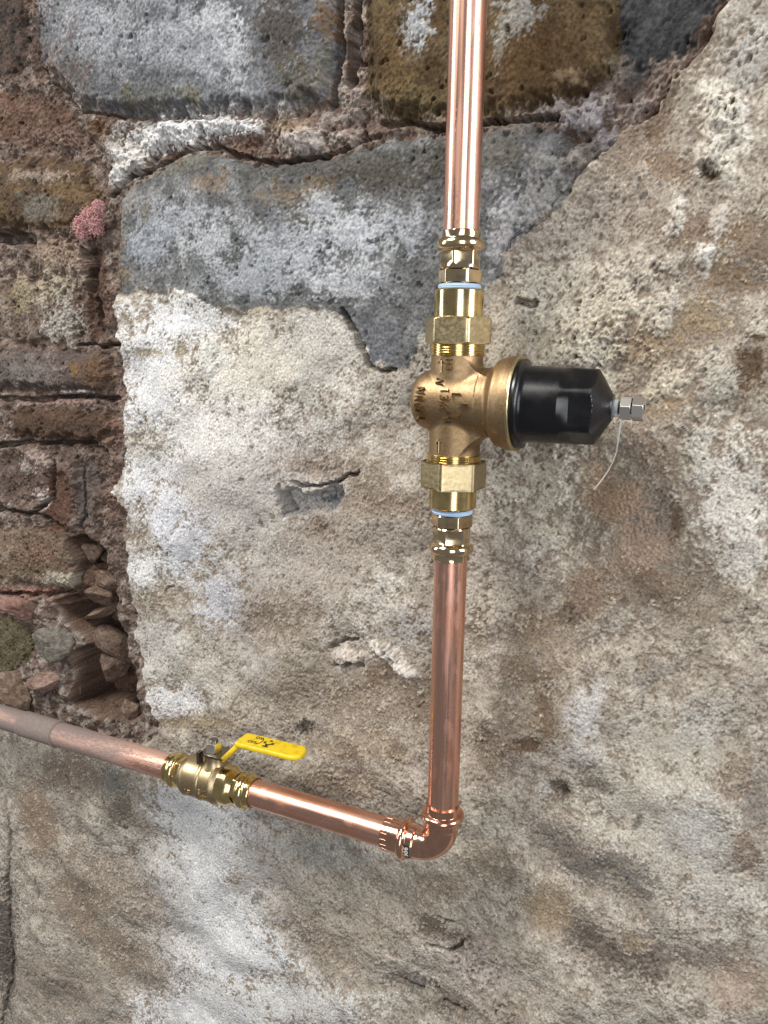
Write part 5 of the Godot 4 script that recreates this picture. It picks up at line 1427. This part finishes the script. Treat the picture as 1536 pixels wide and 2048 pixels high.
func arc_band(x0: float, x1: float, r: float, a0: float, a1: float) -> ArrayMesh:
	var v := PackedVector3Array()
	var n := PackedVector3Array()
	var ix := PackedInt32Array()
	for k in 25:
		var a := lerpf(a0, a1, k / 24.0)
		var out := Vector3(0, sin(a), cos(a))
		for x in [x0, x1]:
			v.append(Vector3(x, 0, 0) + out * r)
			n.append(out)
	for k in 24:
		tri(ix, v, n, k * 2, k * 2 + 1, k * 2 + 2)
		tri(ix, v, n, k * 2 + 1, k * 2 + 3, k * 2 + 2)
	return arrays(v, n, PackedVector2Array(), PackedColorArray(), ix)

func build_elbow() -> void:
	var o := thing("press_elbow", "shiny copper press elbow joining the upright and level pipes", "pipe fitting", Vector3(0, AXIS_Y, 0))
	var R := 0.019
	var path := PackedVector3Array()
	var radii := PackedFloat32Array()
	var profile := func(d: float) -> float:     # d: distance outwards from the end of the bend
		var r := 0.0118
		if d > 0.0:
			r = 0.0118 + 0.0007 * smoothstep(0.0, 0.0015, d)
		var bead := (d - 0.0095) / 0.0031
		if absf(bead) < 1.0:
			r += 0.0031 * sqrt(1.0 - bead * bead)
		return r
	var leg := 0.0265
	for k in 73:
		var d := leg * (1.0 - k / 72.0)
		path.append(Vector3(-R - d, 0, 0))
		radii.append(profile.call(d))
	for k in range(1, 32):
		var a := PI / 2.0 * k / 32.0
		path.append(Vector3(-R + R * sin(a), R - R * cos(a), 0))
		radii.append(0.0118 - 0.0002 * sin(2.0 * a))
	var rise := 0.0185
	for k in 73:
		var d := rise * k / 72.0
		path.append(Vector3(0, R + d, 0))
		radii.append(profile.call(d))
	part("bend", sweep(path, radii, 72), mat.copper_fitting, o)
	# the printed band and the pressed jaws' marks
	part("printed_band", arc_band(-0.0254, -0.0208, 0.01262, -1.25, 0.30), mat.ink, o, "black printed patch near the bend")
	for e in [["9", -0.30], ["0", -0.06], ["6", 0.18]]:
		var a: float = e[1] - 0.1
		var out := Vector3(0, sin(a), cos(a))
		lettering(e[0], 0.0032, 0.0004, mat.white_ink, o, Vector3(-0.0231, 0, 0) + out * 0.01272, Vector3(0, cos(a), -sin(a)), Vector3.LEFT)
	for k in 9:
		var a := TAU * k / 18.0 - 1.2
		var out := Vector3(0, sin(a), cos(a))
		part("press_mark", sweep(PackedVector3Array([Vector3(-0.0446, 0, 0) + out * 0.01243, Vector3(-0.0398, 0, 0) + out * 0.01243]), PackedFloat32Array([0.00028, 0.00028]), 6), mat.copper_dark, o)

func build_ball_valve() -> void:
	var cx := -0.2045
	var o := thing("ball_valve", "brass ball valve with flat yellow lever on the level pipe", "valve", Vector3(cx, AXIS_Y, 0))
	for s in [-1.0, 1.0]:
		var mouth: float = -0.0480 if s < 0.0 else 0.0405
		part("press_end", lathe(socket_rows(mouth, -s, 5.0, 7.0, 0.0132), 96, true), mat.brass, o)
	# body: two halves with ribs, drawn in towards the ends
	part("body", lathe([[0.0120, -0.0292], [0.0150, -0.0290], [0.0163, -0.0272], [0.0170, -0.0250], [0.0176, -0.0246], [0.0178, -0.0236], [0.0172, -0.0222], [0.0170, -0.0100], [0.0176, -0.0094], [0.0180, -0.0080], [0.0176, -0.0066], [0.0171, -0.0060], [0.0173, 0.0040], [0.0178, 0.0046], [0.0182, 0.0058], [0.0178, 0.0070], [0.0172, 0.0078], [0.0166, 0.0092], [0.0160, 0.0098]], 96, true), mat.cast_pale, o)
	part("end_cap", lathe([[0.0162, 0.0094], [0.0166, 0.0098, 0.4], [0.0166, 0.0165, 0.4], [0.0158, 0.0190, 0.2], [0.0140, 0.0212], [0.0128, 0.0235], [0.0120, 0.0236]], 96, true), mat.brass, o)
	part("stem_neck", lathe([[0.0105, 0.0135], [0.0088, 0.0168], [0.0078, 0.0190], [0.0074, 0.0215], [0.0074, 0.0256], [0.0068, 0.0262], [0.0020, 0.0262]], 56), mat.cast_pale, o)
	part("stem_nut", lathe([[0.003, 0.0285, 0.0, 0.003]] + hex_rows(0.0286, 0.0368, 0.0072) + [[0.0040, 0.0368, 0.0, 0.0040]], 96, false, 0.3, 20.0), mat.steel, o)
	part("stem", lathe([[0.0038, 0.0350], [0.0038, 0.0380], [0.0032, 0.0388], [0.0001, 0.0389]], 40), mat.steel_dark, o)
	# lever: a bare steel shank round the stem, a bend, and the yellow grip
	var shank := PackedVector2Array()
	for k in 12:
		var a := PI * 0.5 + PI * k / 11.0
		shank.append(Vector2(cos(a) * 0.0095, sin(a) * 0.0095))
	shank.append_array(PackedVector2Array([Vector2(0.0140, -0.0085), Vector2(0.0140, 0.0085)]))
	var lever := Node3D.new()
	lever.name = "lever"
	o.add_child(lever, true)
	part("shank", plate(shank, 0.0026, 0.0005), mat.steel_dark, lever).position.y = 0.0272
	var stop := BoxMesh.new()
	stop.size = Vector3(0.0028, 0.0105, 0.0050)
	part("stop_tab", stop, mat.steel_dark, lever).position = Vector3(-0.0098, 0.0228, 0.0066)
	var rise := plate(PackedVector2Array([Vector2(-0.0120, -0.0078), Vector2(0.0118, -0.0086), Vector2(0.0118, 0.0086), Vector2(-0.0120, 0.0078)]), 0.0040, 0.0012)
	var grip_rise := part("grip_bend", rise, mat.yellow, lever)
	grip_rise.position = Vector3(0.0218, 0.0352, 0)
	grip_rise.rotation.z = deg_to_rad(47.0)
	var outline := PackedVector2Array()
	var half := 0.0098
	for k in 13:
		var a := -PI / 2.0 + PI * k / 12.0
		outline.append(Vector2(0.0800 + cos(a) * 0.0078, signf(sin(a)) * (half - 0.0078) + sin(a) * 0.0078))
	for k in 7:
		var a := PI / 2.0 + PI * 0.5 * k / 6.0
		outline.append(Vector2(0.0300 + cos(a) * 0.003, half - 0.003 + sin(a) * 0.003))
	for k in 7:
		var a := PI + PI * 0.5 * k / 6.0
		outline.append(Vector2(0.0300 + cos(a) * 0.003, -half + 0.003 + sin(a) * 0.003))
	var grip := part("grip", plate(outline, 0.0046, 0.0019), mat.yellow, lever, "yellow vinyl grip printed with black words and emblem")
	grip.position = Vector3(0, 0.0440, 0)
	grip.rotation.z = deg_to_rad(1.5)
	var top := 0.00245
	var read_right := Vector3(1, 0, 0)
	var read_up := Vector3(0, 0, -1)
	lettering("ON", 0.0034, 0.0002, mat.ink, grip, Vector3(0.0430, top, -0.0046), read_right, read_up)
	lettering("OFF", 0.0034, 0.0002, mat.ink, grip, Vector3(0.0410, top, 0.0030), read_right, read_up)
	var arc := PackedVector3Array()
	var ar := PackedFloat32Array()
	for k in 12:
		var a := -1.2 + 2.3 * k / 11.0
		arc.append(Vector3(0.0436 + 0.0046 * cos(a), top, -0.0006 + 0.0056 * sin(a)))
		ar.append(0.00034)
	part("arrow", sweep(arc, ar, 8, 0.5), mat.ink, grip)
	part("arrow_head", sweep(PackedVector3Array([arc[11] + Vector3(0.0006, 0, -0.0008), arc[11] + Vector3(-0.0012, 0, 0.0008)]), PackedFloat32Array([0.0010, 0.0001]), 8, 0.3), mat.ink, grip)
	# emblem: a pierced diamond with stubby corners over a short bar
	var ring := PackedVector3Array()
	var rr := PackedFloat32Array()
	for k in 5:
		var a := PI / 2.0 * k
		ring.append(Vector3(0.0545 + 0.0034 * cos(a), top, -0.0008 + 0.0030 * sin(a)))
		rr.append(0.0009)
	part("emblem", sweep(ring, rr, 8, 0.3), mat.ink, grip)
	for k in 4:
		var a := PI / 2.0 * k
		part("emblem", sweep(PackedVector3Array([Vector3(0.0545 + 0.0028 * cos(a), top, -0.0008 + 0.0028 * sin(a)), Vector3(0.0545 + 0.0047 * cos(a), top, -0.0008 + 0.0047 * sin(a))]), PackedFloat32Array([0.0018, 0.0009]), 8, 0.18), mat.ink, grip)
	part("emblem", sweep(PackedVector3Array([Vector3(0.0520, top, 0.0050), Vector3(0.0572, top, 0.0050)]), PackedFloat32Array([0.0008, 0.0008]), 8, 0.3), mat.ink, grip)
	# cast marks on the front of the body
	for e in [["3/4", -0.0008, -0.10], ["600", -0.0008, -0.40], ["LF", -0.0160, -0.32]]:
		var a: float = e[2]
		var out := Vector3(0, sin(a), cos(a))
		lettering(e[0], 0.0042, 0.0010, mat.brass_satin, o, out * 0.0172 + Vector3(e[1], 0, 0), Vector3.RIGHT, Vector3(0, cos(a), -sin(a)))

func build_pipes() -> void:
	tube("copper_pipe", "bright upright copper pipe entering from the top of the picture", 0.0, 0.62, false, Vector3(0, 0.1010, 0), mat.copper_bright)
	tube("copper_pipe", "upright copper pipe between the regulator and the elbow", 0.0, 0.1917, false, Vector3(0, -0.2960, 0), mat.copper)
	tube("copper_pipe", "short dark red copper pipe between the ball valve and the elbow", 0.0, 0.1250, true, Vector3(-0.1680, AXIS_Y, 0), mat.copper_dark)
	var old := tube("copper_pipe", "dust covered copper pipe running out of the left edge", 0.0, 0.70, true, Vector3(-0.9490, AXIS_Y, 0), mat.copper_dusty)
	part("coupling", lathe([[0.0112, 0.5180], [0.0119, 0.5184], [0.0121, 0.5190], [0.0121, 0.5618], [0.0126, 0.5622], [0.0126, 0.5634], [0.0121, 0.5640], [0.0112, 0.5644]], 72, true), mat.dust, old, "dusty coupling sleeve on the old pipe")

func build_small_things() -> void:
	# the sealing strip and its thread under the screw
	var t := thing("seal_tag", "clear plastic strip and thin thread hanging from the regulator screw", "tag", Vector3(0.1035, -0.006, 0.001))
	var strip := PackedVector3Array()
	var sr := PackedFloat32Array()
	for k in 9:
		var q := k / 8.0
		strip.append(Vector3(0.0010 - 0.0015 * q, -0.020 * q, 0.001 * sin(q * 3.0)))
		sr.append(lerpf(0.0026, 0.0012, q))
	part("strip", sweep(strip, sr, 16, 0.25), mat.clear, t)
	var line := PackedVector3Array()
	var lr := PackedFloat32Array()
	for k in 14:
		var q := k / 13.0
		line.append(Vector3(-0.0005 - 0.0115 * q * (0.4 + 0.6 * q), -0.019 - 0.0245 * q, 0.0004 * sin(q * 9.0)))
		lr.append(0.00045)
	part("thread", sweep(line, lr, 10), mat.thread, t)
	# pink insulation tuft in the joint
	var rng := RandomNumberGenerator.new()
	rng.seed = 77
	var tuft := thing("insulation_tuft", "tuft of pink insulation wool stuck in a joint of the left rubble", "insulation", Vector3(-0.3587, 0.1360, -0.0520))
	for e in [[Vector3(-0.0085, -0.006, 0), Vector3(0.0075, 0.0105, 0.007), 0.5], [Vector3(0.0045, 0.003, 0.001), Vector3(0.0105, 0.0085, 0.008), -0.4], [Vector3(0.0075, -0.004, 0.0), Vector3(0.0065, 0.0085, 0.007), 0.3], [Vector3(0.0115, 0.011, 0.0), Vector3(0.005, 0.006, 0.005), 0.3]]:
		wool(tuft, e[0], e[1], e[2], rng)
	# lime straw in the cavity
	var straw := thing("lime_straw", "thin pale lime straw hanging from a broken stone in the cavity", "mineral straw", Vector3(-0.4322, -0.2910, -0.0700))
	var sp := PackedVector3Array()
	var spr := PackedFloat32Array()
	for k in 12:
		var q := k / 11.0
		sp.append(Vector3(0.0012 * sin(q * 4.0) + 0.002 * q, -0.034 * q, 0.0))
		spr.append(lerpf(0.0008, 0.0004, q))
	part("straw", sweep(sp, spr, 12), plain(0.34, 0.29, 0.25, 0.8), straw)

func wool(parent: Node3D, at: Vector3, size: Vector3, turn: float, rng: RandomNumberGenerator) -> void:
	var st := SurfaceTool.new()
	st.begin(Mesh.PRIMITIVE_TRIANGLES)
	for k in 700:
		var d := Vector3(rng.randfn(), rng.randfn(), rng.randfn()).normalized()
		var p := d * size * pow(rng.randf(), 0.4)
		var dir := (Vector3(rng.randfn(), rng.randfn(), rng.randfn()).normalized() + d * 0.5).normalized()
		var bend := Vector3(rng.randfn(), rng.randfn(), rng.randfn()) * 0.0010
		var long := rng.randf_range(0.0018, 0.0042)
		var path := PackedVector3Array([p - dir * long * 0.5, p + bend, p + dir * long * 0.5])
		var w := rng.randf_range(0.00012, 0.00034)
		st.append_from(sweep(path, PackedFloat32Array([w, w * 1.4, w * 0.5]), 4), 0, Transform3D())
	var o := part("wool", st.commit(), mat.pink, parent)
	o.position = at
	o.rotation.z = turn

# ---------------------------------------------------------------- light
func window(label: String, at: Vector3, size: Vector2, tint: Color, energy: float, seen: float) -> void:
	var o := thing("window", label, "window", at)
	o.set_meta("kind", "structure")
	o.look_at_from_position(at, Vector3(-0.05, -0.1, 0), Vector3.UP)
	var glow := StandardMaterial3D.new()
	glow.albedo_color = Color(0.1, 0.1, 0.1)
	glow.emission_enabled = true
	glow.emission = tint
	glow.emission_energy_multiplier = seen
	var pane := BoxMesh.new()
	pane.size = Vector3(size.x, size.y, 0.006)
	part("pane", pane, glow, o).position.z = 0.03
	for s in [-1.0, 1.0]:
		var rail := BoxMesh.new()
		rail.size = Vector3(size.x + 0.12, 0.06, 0.05)
		part("frame", rail, mat.core, o).position = Vector3(0, s * (size.y / 2.0 + 0.03), 0.03)
		var stile := BoxMesh.new()
		stile.size = Vector3(0.06, size.y, 0.05)
		part("frame", stile, mat.core, o).position = Vector3(s * (size.x / 2.0 + 0.03), 0, 0.03)
	var l := AreaLight3D.new()
	l.name = "daylight"
	l.area_size = size
	l.light_color = tint
	l.light_energy = energy
	l.shadow_enabled = true
	o.add_child(l, true)

func _ready() -> void:
	var cam := Camera3D.new()
	cam.name = "camera"
	cam.fov = 67.02
	cam.near = 0.02
	cam.far = 30.0
	add_child(cam)
	cam.position = Vector3(0.17251, 0.03389, 0.47565)
	cam.rotation_order = EULER_ORDER_YXZ
	cam.rotation = Vector3(-0.210746, 0.437938, 0.012901)
	cam.current = true
	var env := Environment.new()
	env.background_mode = Environment.BG_COLOR
	env.background_color = lin(0.13, 0.13, 0.132)
	env.tonemap_mode = Environment.TONE_MAPPER_LINEAR
	env.tonemap_exposure = 1.27
	env.sdfgi_enabled = true
	env.ssao_enabled = true
	env.ssil_enabled = true
	var we := WorldEnvironment.new()
	we.name = "environment"
	we.environment = env
	add_child(we)
	materials()
	mat.dust = metal(0.25, 0.20, 0.18, 0.9, 0.01, 400.0, 51)
	mat.dust.metallic = 0.0
	window("tall daylight doorway behind the viewer", Vector3(1.10, 0.25, 2.20), Vector2(0.9, 1.9), Color(0.98, 0.99, 1.0), 2.1, 0.3)
	window("daylight opening to the right of the pipes", Vector3(1.80, 0.50, 0.30), Vector2(0.6, 1.2), Color(0.97, 0.985, 1.0), 2.2, 0.3)
	window("daylight opening to the left along the wall", Vector3(-1.8, 0.45, 0.75), Vector2(0.45, 1.2), Color(0.95, 0.98, 1.0), 0.9, 0.3)
	window("bright skylight high above the pipes", Vector3(-0.85, 1.45, 1.0), Vector2(0.7, 0.6), Color(1.0, 0.985, 0.96), 3.4, 0.3)
	build_wall()
	print("wall ", Time.get_ticks_msec())
	build_regulator()
	adapter("bronze press adapter between the top pipe and the regulator", 0.1043, -1.0)
	adapter("bronze press adapter under the regulator on the lower pipe", -0.1057, 1.0)
	build_elbow()
	build_ball_valve()
	build_pipes()
	build_small_things()
	print("done ", Time.get_ticks_msec())
